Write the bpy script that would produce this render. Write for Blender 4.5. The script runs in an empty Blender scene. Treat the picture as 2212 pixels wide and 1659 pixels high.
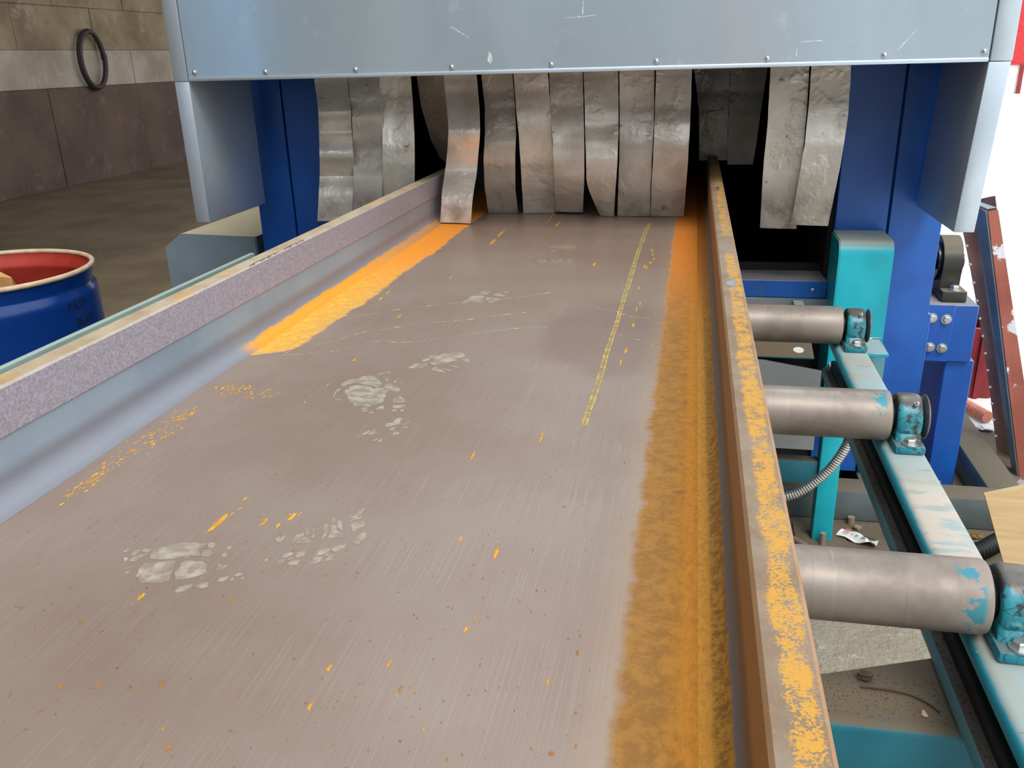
import bpy, bmesh, math, random
from mathutils import Vector, Matrix
random.seed(7)
sc = bpy.context.scene
COL = sc.collection
# ------------------------------------------------------------------ camera
cam_d = bpy.data.cameras.new('camera')
cam_d.sensor_width = 36.0
cam_d.lens = 1860.0 / 2212.0 * 36.0
cam_d.clip_start = 0.02
cam_d.clip_end = 300
cam = bpy.data.objects.new('camera', cam_d)
COL.objects.link(cam)
RGT = Vector((0.98019721, 0.19618119, -0.02695122))
DWN = Vector((0.04511648, -0.35376533, -0.93424547))
FWD = Vector((-0.1928158, 0.91452886, -0.35561079))
m3 = Matrix((RGT, -DWN, -FWD)).transposed()
cam.matrix_world = Matrix.Translation((0, 0, 1.52)) @ m3.to_4x4()
sc.camera = cam
# ------------------------------------------------------------------ world, sun, exposure
wd = bpy.data.worlds.new('sky')
sc.world = wd
wd.use_nodes = True
wn = wd.node_tree.nodes
wl = wd.node_tree.links
wn.clear()
wo = wn.new('ShaderNodeOutputWorld')
wb = wn.new('ShaderNodeBackground')
wt = wn.new('ShaderNodeTexCoord')
wx = wn.new('ShaderNodeSeparateXYZ')
wr = wn.new('ShaderNodeValToRGB')
wl.new(wt.outputs['Generated'], wx.inputs[0])
wl.new(wx.outputs['Z'], wr.inputs[0])
wr.color_ramp.elements[0].position = 0.0
wr.color_ramp.elements[0].color = (0.96, 0.98, 1.0, 1)
wr.color_ramp.elements[1].position = 0.8
wr.color_ramp.elements[1].color = (0.74, 0.86, 1.0, 1)
wl.new(wr.outputs[0], wb.inputs[0])
wb.inputs[1].default_value = 1.6
wl.new(wb.outputs[0], wo.inputs[0])
sun_d = bpy.data.lights.new('sun', 'SUN')
sun_d.energy = 1.9
sun_d.angle = math.radians(24.0)
sun_d.color = (1.0, 0.95, 0.86)
sun = bpy.data.objects.new('sun', sun_d)
COL.objects.link(sun)
sun.rotation_euler = Vector((-0.22, 0.50, -0.84)).to_track_quat('-Z', 'Y').to_euler()
sun.location = (8, -3, 12)
vs = sc.view_settings
vs.view_transform = 'Standard'
vs.look = 'None'
vs.gamma = 1.0
vs.exposure = 0.32
vs.use_curve_mapping = False
try:
    sc.cycles.use_denoising = True
    sc.cycles.max_bounces = 8
    sc.cycles.diffuse_bounces = 5
    sc.cycles.sample_clamp_indirect = 6
except Exception:
    pass

# ------------------------------------------------------------------ materials
def srgb(r, g, b):
    f = lambda c: (c / 12.92 if c <= 0.04045 else ((c + 0.055) / 1.055) ** 2.4)
    return (f(r / 255), f(g / 255), f(b / 255), 1.0)

class NT:
    """small helper around a material's node tree"""
    def __init__(s, name):
        s.m = bpy.data.materials.new(name)
        s.m.use_nodes = True
        s.t = s.m.node_tree
        s.n = s.t.nodes
        s.n.clear()
        s.out = s.n.new('ShaderNodeOutputMaterial')
        s.b = s.n.new('ShaderNodeBsdfPrincipled')
        s.t.links.new(s.b.outputs[0], s.out.inputs[0])
        g = s.n.new('ShaderNodeNewGeometry')
        s.pos = g.outputs['Position']
        s.nor = g.outputs['Normal']
        tc = s.n.new('ShaderNodeTexCoord')
        s.obj = tc.outputs['Object']
    def put(s, sock, v):
        if isinstance(v, bpy.types.NodeSocket):
            s.t.links.new(v, sock)
        elif v is not None:
            try:
                sock.default_value = v
            except Exception:
                sock.default_value = (v, v, v, 1.0) if isinstance(v, (int, float)) else v[:3]
    def set(s, **k):
        for a, v in k.items():
            s.put(s.b.inputs[a.replace('_', ' ')], v)
        return s
    def math(s, op, a, b=None, clamp=False):
        q = s.n.new('ShaderNodeMath')
        q.operation = op
        q.use_clamp = clamp
        s.put(q.inputs[0], a)
        if b is not None:
            s.put(q.inputs[1], b)
        return q.outputs[0]
    def xyz(s, v=None):
        q = s.n.new('ShaderNodeSeparateXYZ')
        s.put(q.inputs[0], v if v is not None else s.obj)
        return q.outputs
    def scale(s, v, k):
        q = s.n.new('ShaderNodeVectorMath')
        q.operation = 'MULTIPLY'
        s.put(q.inputs[0], v)
        q.inputs[1].default_value = k
        return q.outputs[0]
    def noise(s, sc_, detail=4, rough=0.55, vec=None, stretch=None, dist=0.0):
        q = s.n.new('ShaderNodeTexNoise')
        v = vec if vec is not None else s.obj
        if stretch:
            v = s.scale(v, stretch)
        s.put(q.inputs['Vector'], v)
        q.inputs['Scale'].default_value = sc_
        q.inputs['Detail'].default_value = detail
        q.inputs['Roughness'].default_value = rough
        q.inputs['Distortion'].default_value = dist
        return q.outputs[0]
    def voro(s, sc_, vec=None, feature='F1', out=0):
        q = s.n.new('ShaderNodeTexVoronoi')
        q.feature = feature
        s.put(q.inputs['Vector'], vec if vec is not None else s.obj)
        q.inputs['Scale'].default_value = sc_
        return q.outputs[out]
    def ramp(s, v, a, b, lo=0.0, hi=1.0, smooth=True):
        q = s.n.new('ShaderNodeMapRange')
        q.interpolation_type = 'SMOOTHSTEP' if smooth else 'LINEAR'
        s.put(q.inputs['Value'], v)
        q.inputs['From Min'].default_value = a
        q.inputs['From Max'].default_value = b
        q.inputs['To Min'].default_value = lo
        q.inputs['To Max'].default_value = hi
        return q.outputs[0]
    def mix(s, f, a, b):
        q = s.n.new('ShaderNodeMix')
        q.data_type = 'RGBA'
        s.put(q.inputs[0], f)
        s.put(q.inputs[6], a)
        s.put(q.inputs[7], b)
        return q.outputs[2]
    def bump(s, h, strength=0.3, dist=0.002):
        q = s.n.new('ShaderNodeBump')
        q.inputs['Strength'].default_value = strength
        q.inputs['Distance'].default_value = dist
        s.put(q.inputs['Height'], h)
        s.t.links.new(q.outputs[0], s.b.inputs['Normal'])
        return s

def painted(name, col, col2=None, rough=0.4, metal=0.0, nscale=6, dust=None, dust_amt=0.85, chip=None, chip_amt=0.62,
            chip_scale=22, bump=0.05, bscale=60, var=0.5, spec=0.5):
    """painted or coated surface: tone variation, optional chips, dust that has settled on upward faces"""
    t = NT(name)
    c = t.mix(t.ramp(t.noise(nscale), 0.35, 0.65), col, col2 or tuple(x * 0.8 for x in col[:3]) + (1,))
    r = rough
    if chip:
        f = t.ramp(t.noise(chip_scale, 6, 0.65), chip_amt, chip_amt + 0.03)
        c = t.mix(f, c, chip)
    if dust:
        nz = t.xyz(t.nor)[2]
        f = t.math('MULTIPLY', t.ramp(nz, 0.35, 0.85), t.ramp(t.noise(9, 6, 0.6), 0.2, 0.5, dust_amt * 0.75, dust_amt), True)
        c = t.mix(f, c, dust)
        r = t.ramp(f, 0, 1, rough, 0.85)
    t.set(Base_Color=c, Roughness=r, Metallic=metal)
    t.b.inputs['Specular IOR Level'].default_value = spec
    if bump:
        t.bump(t.noise(bscale, 3), bump, 0.003)
    return t.m

def galv(name, col, rough=0.38, metal=0.75, scale=5.0, streak=(1, 1, 1), lo=0.8):
    t = NT(name)
    n1 = t.noise(scale, 5, 0.6, stretch=streak)
    n2 = t.noise(scale * 7, 4, 0.6)
    c = t.mix(t.ramp(n1, 0.3, 0.7), tuple(x * lo for x in col[:3]) + (1,), col)
    c = t.mix(t.ramp(n2, 0.62, 0.75, 0, 0.35), c, tuple(min(1, x * 1.25) for x in col[:3]) + (1,))
    t.set(Base_Color=c, Roughness=t.ramp(n1, 0.3, 0.7, rough + 0.1, rough - 0.05), Metallic=metal)
    t.bump(t.noise(scale * 1.5, 3), 0.06, 0.01)
    return t.m

def plain(name, col, rough=0.6, metal=0.0, var=0.75, scale=14, bump=0.15, bd=0.002):
    t = NT(name)
    c = t.mix(t.ramp(t.noise(scale, 5), 0.3, 0.7), tuple(x * var for x in col[:3]) + (1,), col)
    t.set(Base_Color=c, Roughness=rough, Metallic=metal)
    if bump:
        t.bump(t.noise(scale * 4, 4), bump, bd)
    return t.m

M = {}
DUST = srgb(176, 164, 142)
BROWN_DUST = srgb(128, 112, 92)
M['blue'] = painted('blue_paint', srgb(31, 92, 174), srgb(26, 80, 158), 0.33, dust=srgb(150, 142, 128), chip=srgb(170, 170, 175), chip_amt=0.735, chip_scale=30)
M['teal'] = painted('teal_paint', srgb(26, 184, 198), srgb(20, 168, 184), 0.38, dust=srgb(176, 172, 158), chip=srgb(150, 160, 155), chip_amt=0.74, chip_scale=26)
def mat_rail():
    t = NT('teal_rail_paint')
    x, y, z = t.xyz()
    nz = t.xyz(t.nor)[2]
    c = t.mix(t.ramp(t.noise(5), 0.35, 0.65), srgb(28, 132, 148), srgb(40, 150, 166))
    c = t.mix(t.ramp(t.noise(30, 5, 0.65), 0.66, 0.69, 0, 0.8), c, srgb(186, 168, 154))
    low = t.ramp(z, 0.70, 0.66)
    top = t.ramp(t.math('ADD', nz, t.math('MULTIPLY', t.math('SUBTRACT', t.noise(14, 5), 0.5), 0.4)), 0.55, 0.95)
    dust = t.mix(t.ramp(t.noise(3.0, 6, 0.65), 0.42, 0.66), srgb(134, 160, 162), srgb(150, 146, 132))
    wear = t.math('MULTIPLY', t.ramp(t.noise(1.0, 5, 0.7, stretch=(9, 34, 9)), 0.42, 0.52), t.math('MULTIPLY', t.ramp(y, 1.18, 1.28), t.ramp(y, 1.62, 1.50)))
    dust = t.mix(wear, dust, srgb(176, 164, 150))
    dust = t.mix(t.ramp(t.noise(1.0, 4, 0.7, stretch=(14, 70, 9)), 0.66, 0.70, 0, 0.6), dust, srgb(110, 96, 84))
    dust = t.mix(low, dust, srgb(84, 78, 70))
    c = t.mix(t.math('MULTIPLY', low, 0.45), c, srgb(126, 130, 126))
    c = t.mix(top, c, dust)
    t.set(Base_Color=c, Roughness=t.ramp(top, 0, 1, 0.4, 0.8))
    t.bump(t.noise(40, 5), 0.12, 0.003)
    return t.m
M['teal_rail'] = mat_rail()
M['teal_dusty'] = painted('teal_dusty_paint', srgb(30, 112, 128), srgb(22, 98, 114), 0.45, dust=srgb(106, 92, 72), dust_amt=1.0)
M['guard'] = painted('pale_green_dusty', srgb(140, 160, 150), srgb(126, 146, 138), 0.6, dust=srgb(156, 168, 156), dust_amt=0.9)
M['grey_paint'] = painted('grey_green_paint', srgb(96, 106, 106), srgb(80, 90, 90), 0.35, dust=srgb(98, 86, 66), dust_amt=0.9)
M['block'] = painted('grey_blue_paint', srgb(122, 136, 146), srgb(108, 122, 134), 0.5, dust=srgb(196, 182, 150), dust_amt=1.0, nscale=3)
M['hood'] = galv('galvanised_sheet', srgb(212, 224, 230), 0.10, 0.68, 2.2, (1, 1, 0.35))
M['hood_skirt'] = galv('galvanised_skirt', srgb(206, 218, 228), 0.34, 0.62, 2.5)
M['galv'] = galv('zinc_plate', srgb(180, 186, 192), 0.35, 0.8, 4)
M['zinc'] = galv('zinc_bolt', srgb(205, 208, 205), 0.3, 0.85, 20)
M['black'] = plain('matte_black', srgb(20, 20, 21), 0.6)
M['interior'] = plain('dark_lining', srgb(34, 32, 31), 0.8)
M['grease'] = plain('grease', srgb(24, 25, 26), 0.25, 0.2)
M['dark_cast'] = painted('oily_cast_iron', srgb(62, 58, 46), srgb(44, 40, 32), 0.45, dust=srgb(120, 108, 84), dust_amt=0.8)
M['wood'] = None

def mat_strip():
    t = NT('steel_strip')
    x, y, z = t.xyz()
    info = t.n.new('ShaderNodeObjectInfo')
    n1 = t.noise(9, 6, 0.6)
    n2 = t.noise(30, 5, 0.65)
    c = t.mix(t.ramp(n1, 0.3, 0.7), srgb(204, 192, 175), srgb(230, 221, 208))
    c = t.mix(t.ramp(n2, 0.62, 0.72, 0, 0.5), c, srgb(204, 202, 198))
    c = t.mix(t.ramp(t.noise(17, 7, 0.7), 0.645, 0.70, 0, 0.8), c, srgb(80, 70, 60))
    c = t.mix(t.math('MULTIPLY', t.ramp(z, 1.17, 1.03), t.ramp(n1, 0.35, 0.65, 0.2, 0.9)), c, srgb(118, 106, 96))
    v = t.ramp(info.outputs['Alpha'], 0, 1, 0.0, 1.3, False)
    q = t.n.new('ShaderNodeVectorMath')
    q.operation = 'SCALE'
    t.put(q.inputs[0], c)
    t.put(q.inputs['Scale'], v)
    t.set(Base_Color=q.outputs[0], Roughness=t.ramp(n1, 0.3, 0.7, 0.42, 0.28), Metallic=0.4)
    t.bump(t.math('ADD', t.noise(22, 4, 0.6), t.math('MULTIPLY', t.ramp(t.noise(11, 3), 0.5, 0.62), t.noise(60, 3))), 0.4, 0.005)
    return t.m
M['strip'] = mat_strip()

def mat_web():
    t = NT('beam_web_millscale')
    x, y, z = t.xyz()
    big = t.noise(1.7, 5, 0.6)
    mid = t.noise(6, 5, 0.6, stretch=(1, 0.5, 1))
    c = t.mix(t.ramp(big, 0.38, 0.62), srgb(146, 122, 106), srgb(156, 136, 122))
    c = t.mix(t.ramp(t.noise(2.3, 4, 0.6), 0.56, 0.72, 0, 0.6), c, srgb(150, 124, 112))
    c = t.mix(t.ramp(mid, 0.62, 0.78, 0, 0.5), c, srgb(128, 110, 97))
    # long fine rolling marks
    fine = t.noise(1.0, 3, 0.6, stretch=(760, 6, 1))
    c = t.mix(t.ramp(fine, 0.45, 0.75, 0, 0.16), c, srgb(196, 190, 182))
    # a darker blotch by the flange
    dx = t.math('SUBTRACT', x, -0.13)
    dy = t.math('MULTIPLY', t.math('SUBTRACT', y, 1.57), 0.62)
    rr = t.math('SQRT', t.math('ADD', t.math('MULTIPLY', dx, dx), t.math('MULTIPLY', dy, dy)))
    rr = t.math('ADD', rr, t.math('MULTIPLY', t.math('SUBTRACT', t.noise(9, 3), 0.5), 0.09))
    c = t.mix(t.ramp(rr, 0.115, 0.16, 0.5, 0), c, srgb(136, 112, 104))
    # tiny pits
    pit = t.ramp(t.noise(150, 2, 0.5), 0.70, 0.75, 0, 0.6)
    c = t.mix(pit, c, srgb(110, 82, 50))
    # ---- rust along the right-hand root
    nA = t.noise(26, 6, 0.62)
    nB = t.noise(80, 5, 0.7)
    xe = t.math('ADD', x, t.math('MULTIPLY', t.math('SUBTRACT', nA, 0.5), 0.03))
    maskR = t.ramp(xe, -0.048, -0.034)
    haze = t.ramp(xe, -0.085, -0.035, 0, 0.35)
    rust = t.mix(t.ramp(nB, 0.38, 0.62), srgb(164, 106, 32), srgb(180, 122, 38))
    rust = t.mix(t.ramp(t.noise(34, 7, 0.7, dist=0.4), 0.56, 0.63, 0, 0.65), rust, srgb(134, 88, 42))
    edge = t.ramp(t.math('ADD', x, t.math('MULTIPLY', t.math('SUBTRACT', nB, 0.5), 0.02)), -0.015, 0.012)
    rust = t.mix(edge, t.mix(t.ramp(nB, 0.4, 0.6), srgb(142, 97, 42), srgb(158, 112, 50)), rust)
    rust = t.mix(t.ramp(t.noise(14, 5, 0.6), 0.66, 0.70, 0, 0.6), rust, srgb(142, 112, 94))
    ridge = t.math('MULTIPLY', t.ramp(x, 0.006, 0.016), t.ramp(x, 0.04, 0.028))
    rust = t.mix(t.math('MULTIPLY', ridge, t.ramp(t.noise(1.0, 5, 0.75, stretch=(240, 90, 1)), 0.34, 0.62, 0.95, 0.25)), rust, srgb(208, 134, 32))
    # farther in, the rust is deep orange
    rust = t.mix(t.ramp(y, 1.5, 2.4, 0, 0.8), rust, srgb(206, 116, 20))
    c = t.mix(haze, c, srgb(190, 160, 128))
    c = t.mix(maskR, c, rust)
    # ---- rust wedge along the left-hand root
    cr = t.n.new('ShaderNodeValToRGB')
    els = [(1.36, -0.815), (1.375, -0.775), (1.40, -0.725), (1.43, -0.706), (1.61, -0.704), (1.76, -0.69), (2.02, -0.697), (2.27, -0.685), (2.70, -0.686)]
    y0, y1 = 1.3, 2.75
    e = cr.color_ramp.elements
    e[0].position = 0
    e[1].position = 1
    e[0].color = (0.0, 0.0, 0.0, 1)
    e[1].color = ((-0.686 + 0.83) / 0.2,) * 3 + (1,)
    for yy, xx in els:
        k = e.new((yy - y0) / (y1 - y0))
        v = (xx + 0.83) / 0.2
        k.color = (v, v, v, 1)
    t.put(cr.inputs[0], t.ramp(y, y0, y1, 0, 1, False))
    xl = t.math('ADD', t.math('MULTIPLY', cr.outputs[0], 0.2), -0.83)
    dl = t.math('SUBTRACT', xl, t.math('ADD', x, t.math('MULTIPLY', t.math('SUBTRACT', nA, 0.5), 0.04)))
    maskL = t.ramp(dl, -0.004, 0.008)
    rl = t.mix(t.ramp(nB, 0.4, 0.62), srgb(206, 144, 36), srgb(222, 164, 60))
    rl = t.mix(t.math('MULTIPLY', t.ramp(dl, 0.075, 0.0), t.ramp(t.noise(60, 6, 0.75), 0.45, 0.55)), rl, srgb(184, 146, 84))
    rl = t.mix(t.ramp(y, 1.7, 2.3, 0, 0.85), rl, srgb(222, 130, 24))
    c = t.mix(maskL, c, rl)
    rustm = t.math('MAXIMUM', maskR, maskL)
    t.set(Base_Color=c, Metallic=t.ramp(rustm, 0, 1, 0.35, 0.0), Roughness=t.ramp(rustm, 0, 1, 0.40, 0.85))
    h = t.math('ADD', t.math('MULTIPLY', fine, t.ramp(rustm, 0, 1, 0.6, 0)), t.math('MULTIPLY', nB, t.ramp(rustm, 0, 1, 0.12, 1.2)))
    t.bump(h, 0.16, 0.0012)
    return t.m
M['web'] = mat_web()

def mat_flange(right):
    t = NT('beam_flange_right' if right else 'beam_flange_left')
    x, y, z = t.xyz()
    n = t.noise(20, 6, 0.65)
    fine = t.noise(130 if right else 260, 5, 0.7)
    top = t.math('MULTIPLY', t.ramp(t.xyz(t.nor)[2], 0.6, 0.8), t.ramp(z, 1.15, 1.156))
    if right:
        c = t.mix(t.ramp(z, 1.045, 1.075), srgb(118, 118, 120), srgb(120, 92, 68))
        c = t.mix(t.ramp(t.math('ADD', z, t.math('MULTIPLY', t.math('SUBTRACT', n, 0.5), 0.03)), 1.085, 1.11), c, srgb(170, 116, 54))
        c = t.mix(t.ramp(fine, 0.6, 0.72, 0, 0.4), c, srgb(90, 66, 46))
        foot = t.ramp(t.math('ADD', z, t.math('MULTIPLY', t.math('SUBTRACT', t.noise(70, 5, 0.7), 0.5), 0.012)), 1.036, 1.031)
        inner = t.ramp(x, 0.060, 0.0565)
        foot = t.math('MULTIPLY', foot, inner)
        c = t.mix(foot, c, t.mix(t.ramp(fine, 0.4, 0.6), srgb(150, 96, 30), srgb(196, 138, 40)))
        ridge = t.math('MULTIPLY', t.ramp(z, 1.0225, 1.0205), inner)
        c = t.mix(t.math('MULTIPLY', ridge, t.ramp(t.noise(1.0, 5, 0.75, stretch=(240, 90, 1)), 0.34, 0.62, 1.0, 0.45)), c, t.mix(t.ramp(y, 1.5, 2.4), srgb(222, 148, 34), srgb(200, 112, 20)))
        c = t.mix(t.math('MULTIPLY', foot, t.ramp(y, 1.5, 2.4, 0, 0.7)), c, srgb(176, 96, 22))
        # top edge: brown grey steel with a speckled ochre band
        xm = t.math('ABSOLUTE', t.math('SUBTRACT', x, 0.0775))
        band = t.ramp(t.math('ADD', xm, t.math('MULTIPLY', t.math('SUBTRACT', t.noise(13, 3), 0.5), 0.016)), 0.014, 0.006)
        sp = t.math('MULTIPLY', t.ramp(t.math('ADD', t.math('ADD', t.math('MULTIPLY', t.noise(420, 3, 0.6), 0.55), t.math('MULTIPLY', t.noise(70, 4, 0.6), 0.45)), t.math('MULTIPLY', band, 0.10)), 0.54, 0.61), t.ramp(band, 0, 1, 0.2, 0.92))
        far = t.ramp(y, 1.64, 1.66, 1, 0)
        near_far = t.math('MAXIMUM', far, t.math('MULTIPLY', t.ramp(y, 1.80, 1.84), 0.75))
        ct = t.mix(t.ramp(n, 0.35, 0.65), srgb(124, 102, 80), srgb(140, 120, 100))
        ct = t.mix(t.math('MULTIPLY', sp, near_far), ct, srgb(200, 144, 42))
        ct = t.mix(t.ramp(t.noise(11, 5, 0.6), 0.67, 0.72, 0, 0.8), ct, srgb(128, 108, 104))
        c = t.mix(top, c, ct)
        met, ro = 0.15, 0.6
    else:
        zz = t.math('ADD', z, t.math('MULTIPLY', t.math('SUBTRACT', n, 0.5), 0.004))
        up = t.ramp(zz, 1.0985, 1.1015)
        cu = t.mix(t.ramp(fine, 0.4, 0.62), srgb(146, 138, 145), srgb(172, 164, 172))
        cu = t.mix(t.ramp(t.noise(330, 3, 0.6), 0.66, 0.72, 0, 0.7), cu, srgb(226, 220, 222))  # glints painted into the upper band as pale specks
        cu = t.mix(t.ramp(t.noise(240, 3, 0.6), 0.63, 0.72, 0, 0.45), cu, srgb(112, 102, 114))
        cl = t.mix(t.ramp(t.noise(5, 4), 0.35, 0.65), srgb(132, 146, 158), srgb(146, 158, 168))
        cl = t.mix(t.ramp(z, 1.070, 1.05, 0, 0.75), cl, srgb(124, 120, 124))
        cl = t.mix(t.ramp(fine, 0.62, 0.72, 0, 0.35), cl, srgb(140, 140, 156))
        c = t.mix(up, cl, cu)
        foot = t.math('MULTIPLY', t.ramp(t.math('ADD', z, t.math('MULTIPLY', t.math('SUBTRACT', n, 0.5), 0.012)), 1.033, 1.027), t.ramp(y, 1.36, 1.44))
        c = t.mix(foot, c, srgb(226, 150, 32))
        far = t.ramp(y, 1.9, 2.5, 0, 0.45)
        c = t.mix(far, c, srgb(140, 126, 128))
        ct = t.mix(t.ramp(n, 0.35, 0.65), srgb(170, 146, 116), srgb(190, 170, 142))
        ct = t.mix(t.ramp(t.noise(9, 5, 0.6), 0.56, 0.64, 0, 0.7), ct, srgb(206, 164, 96))
        c = t.mix(top, c, ct)
        met, ro = 0.15, 0.5
    t.set(Base_Color=c, Roughness=ro, Metallic=met)
    t.bump(t.math('ADD', fine, n), 0.22, 0.0012)
    return t.m
M['flange_r'] = mat_flange(True)
M['flange_l'] = mat_flange(False)

def mat_roller():
    t = NT('roller_steel')
    x, y, z = t.xyz()
    n = t.noise(8, 5, 0.6)
    ring = t.noise(1.0, 4, 0.7, stretch=(60, 2, 2))
    c = t.mix(t.ramp(n, 0.35, 0.65), srgb(116, 103, 93), srgb(142, 130, 118))
    c = t.mix(t.ramp(ring, 0.58, 0.7, 0, 0.5), c, srgb(104, 92, 88))
    c = t.mix(t.ramp(t.noise(1.0, 4, 0.7, stretch=(85, 3, 3)), 0.62, 0.72, 0, 0.5), c, srgb(180, 172, 162))
    c = t.mix(t.ramp(t.noise(60, 4, 0.7), 0.68, 0.72, 0, 0.7), c, srgb(90, 76, 66))
    nn = t.noise(28, 4, 0.6)
    chip = t.math('MULTIPLY', t.math('MULTIPLY', t.ramp(x, 0.372, 0.384), t.ramp(x, 0.416, 0.406)), t.ramp(nn, 0.55, 0.58))
    c = t.mix(chip, c, srgb(52, 122, 134))
    t.set(Base_Color=c, Roughness=t.ramp(n, 0.3, 0.7, 0.55, 0.45), Metallic=0.25)
    t.bump(t.noise(50, 4), 0.08, 0.002)
    return t.m
M['roller'] = mat_roller()

def mat_bearing():
    t = NT('bearing_paint_oily')
    n = t.noise(16, 5, 0.65)
    x, y, z = t.xyz()
    c = t.mix(t.ramp(t.noise(30, 4), 0.4, 0.6), srgb(24, 122, 138), srgb(44, 134, 146))
    oil = t.ramp(t.math('ADD', n, t.ramp(z, 0.045, 0.10, -0.05, 0.16, False)), 0.46, 0.54)
    c = t.mix(oil, c, srgb(52, 50, 48))
    crack = t.voro(42, feature='DISTANCE_TO_EDGE')
    c = t.mix(t.ramp(crack, 0.012, 0.03, 0.6, 0), c, srgb(30, 34, 36))
    nz = t.xyz(t.nor)[2]
    c = t.mix(t.math('MULTIPLY', t.ramp(nz, 0.7, 0.95), t.ramp(n, 0.3, 0.6, 0.75, 0.3)), c, srgb(112, 104, 90))
    t.set(Base_Color=c, Roughness=0.35)
    t.bump(n, 0.2, 0.003)
    return t.m
M['bearing'] = mat_bearing()

def mat_concrete(name, a, b, spk, bscale=38, bd=0.012, bs=0.5):
    t = NT(name)
    n = t.noise(1.4, 6, 0.6)
    n2 = t.noise(bscale, 6, 0.7)
    c = t.mix(t.ramp(n, 0.3, 0.7), a, b)
    c = t.mix(t.ramp(n2, 0.56, 0.70, 0, 0.55), c, spk)
    c = t.mix(t.ramp(t.noise(90, 3), 0.66, 0.72, 0, 0.5), c, tuple(v * 0.45 for v in a[:3]) + (1,))
    t.set(Base_Color=c, Roughness=0.9)
    t.bump(n2, bs, bd)
    return t.m
M['floor_in'] = mat_concrete('shed_floor_dirt', srgb(98, 82, 60), srgb(124, 105, 78), srgb(136, 118, 92), 14, 0.006)
M['apron'] = mat_concrete('apron_concrete', srgb(150, 138, 118), srgb(176, 165, 146), srgb(214, 204, 188), 26, 0.03, 0.9)
M['yard'] = mat_concrete('yard_concrete', srgb(214, 207, 196), srgb(232, 226, 216), srgb(242, 238, 230), 14, 0.02, 0.6)  # lit copy of the apron concrete; outdoor brightness put into its paler colour
M['dusty_pad'] = mat_concrete('dusty_pad', srgb(92, 80, 64), srgb(114, 100, 80), srgb(128, 114, 94), 24, 0.004)
M['wall_low'] = mat_concrete('wall_brown', srgb(78, 64, 56), srgb(98, 80, 68), srgb(118, 104, 94), 4, 0.01)
M['wall_mid'] = mat_concrete('wall_plaster', srgb(140, 128, 112), srgb(170, 160, 146), srgb(182, 174, 162), 4, 0.01)
M['wall_up'] = mat_concrete('wall_block', srgb(112, 98, 74), srgb(150, 136, 110), srgb(176, 166, 146), 2.5, 0.01)
M['shed_dark'] = plain('shed_cladding', srgb(110, 104, 98), 0.9)
M['rust_iron'] = painted('rusty_primer', srgb(158, 88, 70), srgb(140, 74, 58), 0.7, chip=srgb(206, 206, 208), chip_amt=0.60, chip_scale=8, bump=0.3)
M['rust_dark'] = painted('dark_rusty_sheet', srgb(172, 128, 108), srgb(136, 104, 92), 0.4, metal=0.1, chip=srgb(136, 120, 110), chip_amt=0.66, chip_scale=10, bump=0.2)
M['slate'] = painted('slate_paint', srgb(136, 146, 142), srgb(116, 126, 124), 0.5)
M['mauve'] = plain('mauve_sheet', srgb(168, 152, 152), 0.6)
M['red'] = painted('dark_red_paint', srgb(142, 34, 38), srgb(118, 28, 32), 0.5)
M['red_wall'] = plain('red_cladding', srgb(196, 44, 48), 0.6, bump=0)
M['white_wall'] = plain('white_render', srgb(228, 226, 222), 0.8, var=0.95, bump=0)
M['drum_blue'] = painted('drum_blue', srgb(9, 52, 120), srgb(7, 44, 106), 0.22, nscale=3, chip=srgb(70, 96, 140), chip_amt=0.72)
M['added_wall_grey'] = plain('reflection_grey', srgb(176, 186, 192), 0.8, var=0.85, scale=0.6, bump=0)  # grey of the added wall behind the camera
M['streak_blue'] = plain('blue_streak_paint', srgb(120, 190, 240), 0.5, bump=0)  # blue of the added board that the hood reflects
M['streak_pink'] = plain('streak_pink', srgb(240, 200, 190), 0.6, bump=0)  # pink of the added board that the hood reflects
M['drum_red'] = plain('drum_red_lining', srgb(178, 58, 44), 0.5, bump=0)
M['drum_rim'] = plain('drum_rim_dust', srgb(206, 176, 146), 0.6, scale=40)
M['card'] = plain('brown_card', srgb(200, 150, 92), 0.8)
M['ink'] = plain('black_marker', srgb(18, 22, 48), 0.6, bump=0)
M['hose'] = plain('hose_rubber', srgb(52, 44, 42), 0.6)
M['steel_tube'] = galv('conduit_steel', srgb(190, 186, 178), 0.32, 0.85, 30)
M['paper'] = plain('white_paper', srgb(226, 222, 214), 0.7, var=0.85, scale=30)
M['print_red'] = plain('faded_red_print', srgb(204, 120, 110), 0.7, bump=0)
M['print_black'] = plain('black_print', srgb(40, 38, 40), 0.7, bump=0)
M['gold'] = plain('gold_wrapper', srgb(150, 112, 54), 0.4, 0.4, scale=40)
M['orange'] = plain('orange_plastic', srgb(206, 128, 104), 0.5)
M['cable'] = plain('dusty_cable', srgb(140, 122, 104), 0.8)
M['grey_pipe'] = plain('grey_pipe', srgb(140, 136, 134), 0.5)
M['stone'] = plain('stone', srgb(92, 76, 58), 0.9, scale=60, bump=0.5)
M['chip'] = plain('pale_chip', srgb(206, 176, 150), 0.8)
def dust_mat(name, col, lo, hi, rough=0.75, sc_=60):
    t = NT(name)
    n = t.noise(sc_, 5, 0.65)
    t.set(Base_Color=col, Roughness=rough, Alpha=t.ramp(n, 0.3, 0.68, lo, hi))
    return t.m
M['dustprint'] = dust_mat('boot_dust', srgb(170, 158, 137), 0.25, 0.9)
M['dustprint_faint'] = dust_mat('boot_dust_faint', srgb(166, 148, 124), 0.15, 0.7)
M['stripe'] = dust_mat('paint_stripe', srgb(178, 160, 104), 0.2, 0.7)
M['stripe_edge'] = dust_mat('paint_stripe_edge', srgb(216, 182, 88), 0.15, 0.9)
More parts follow.
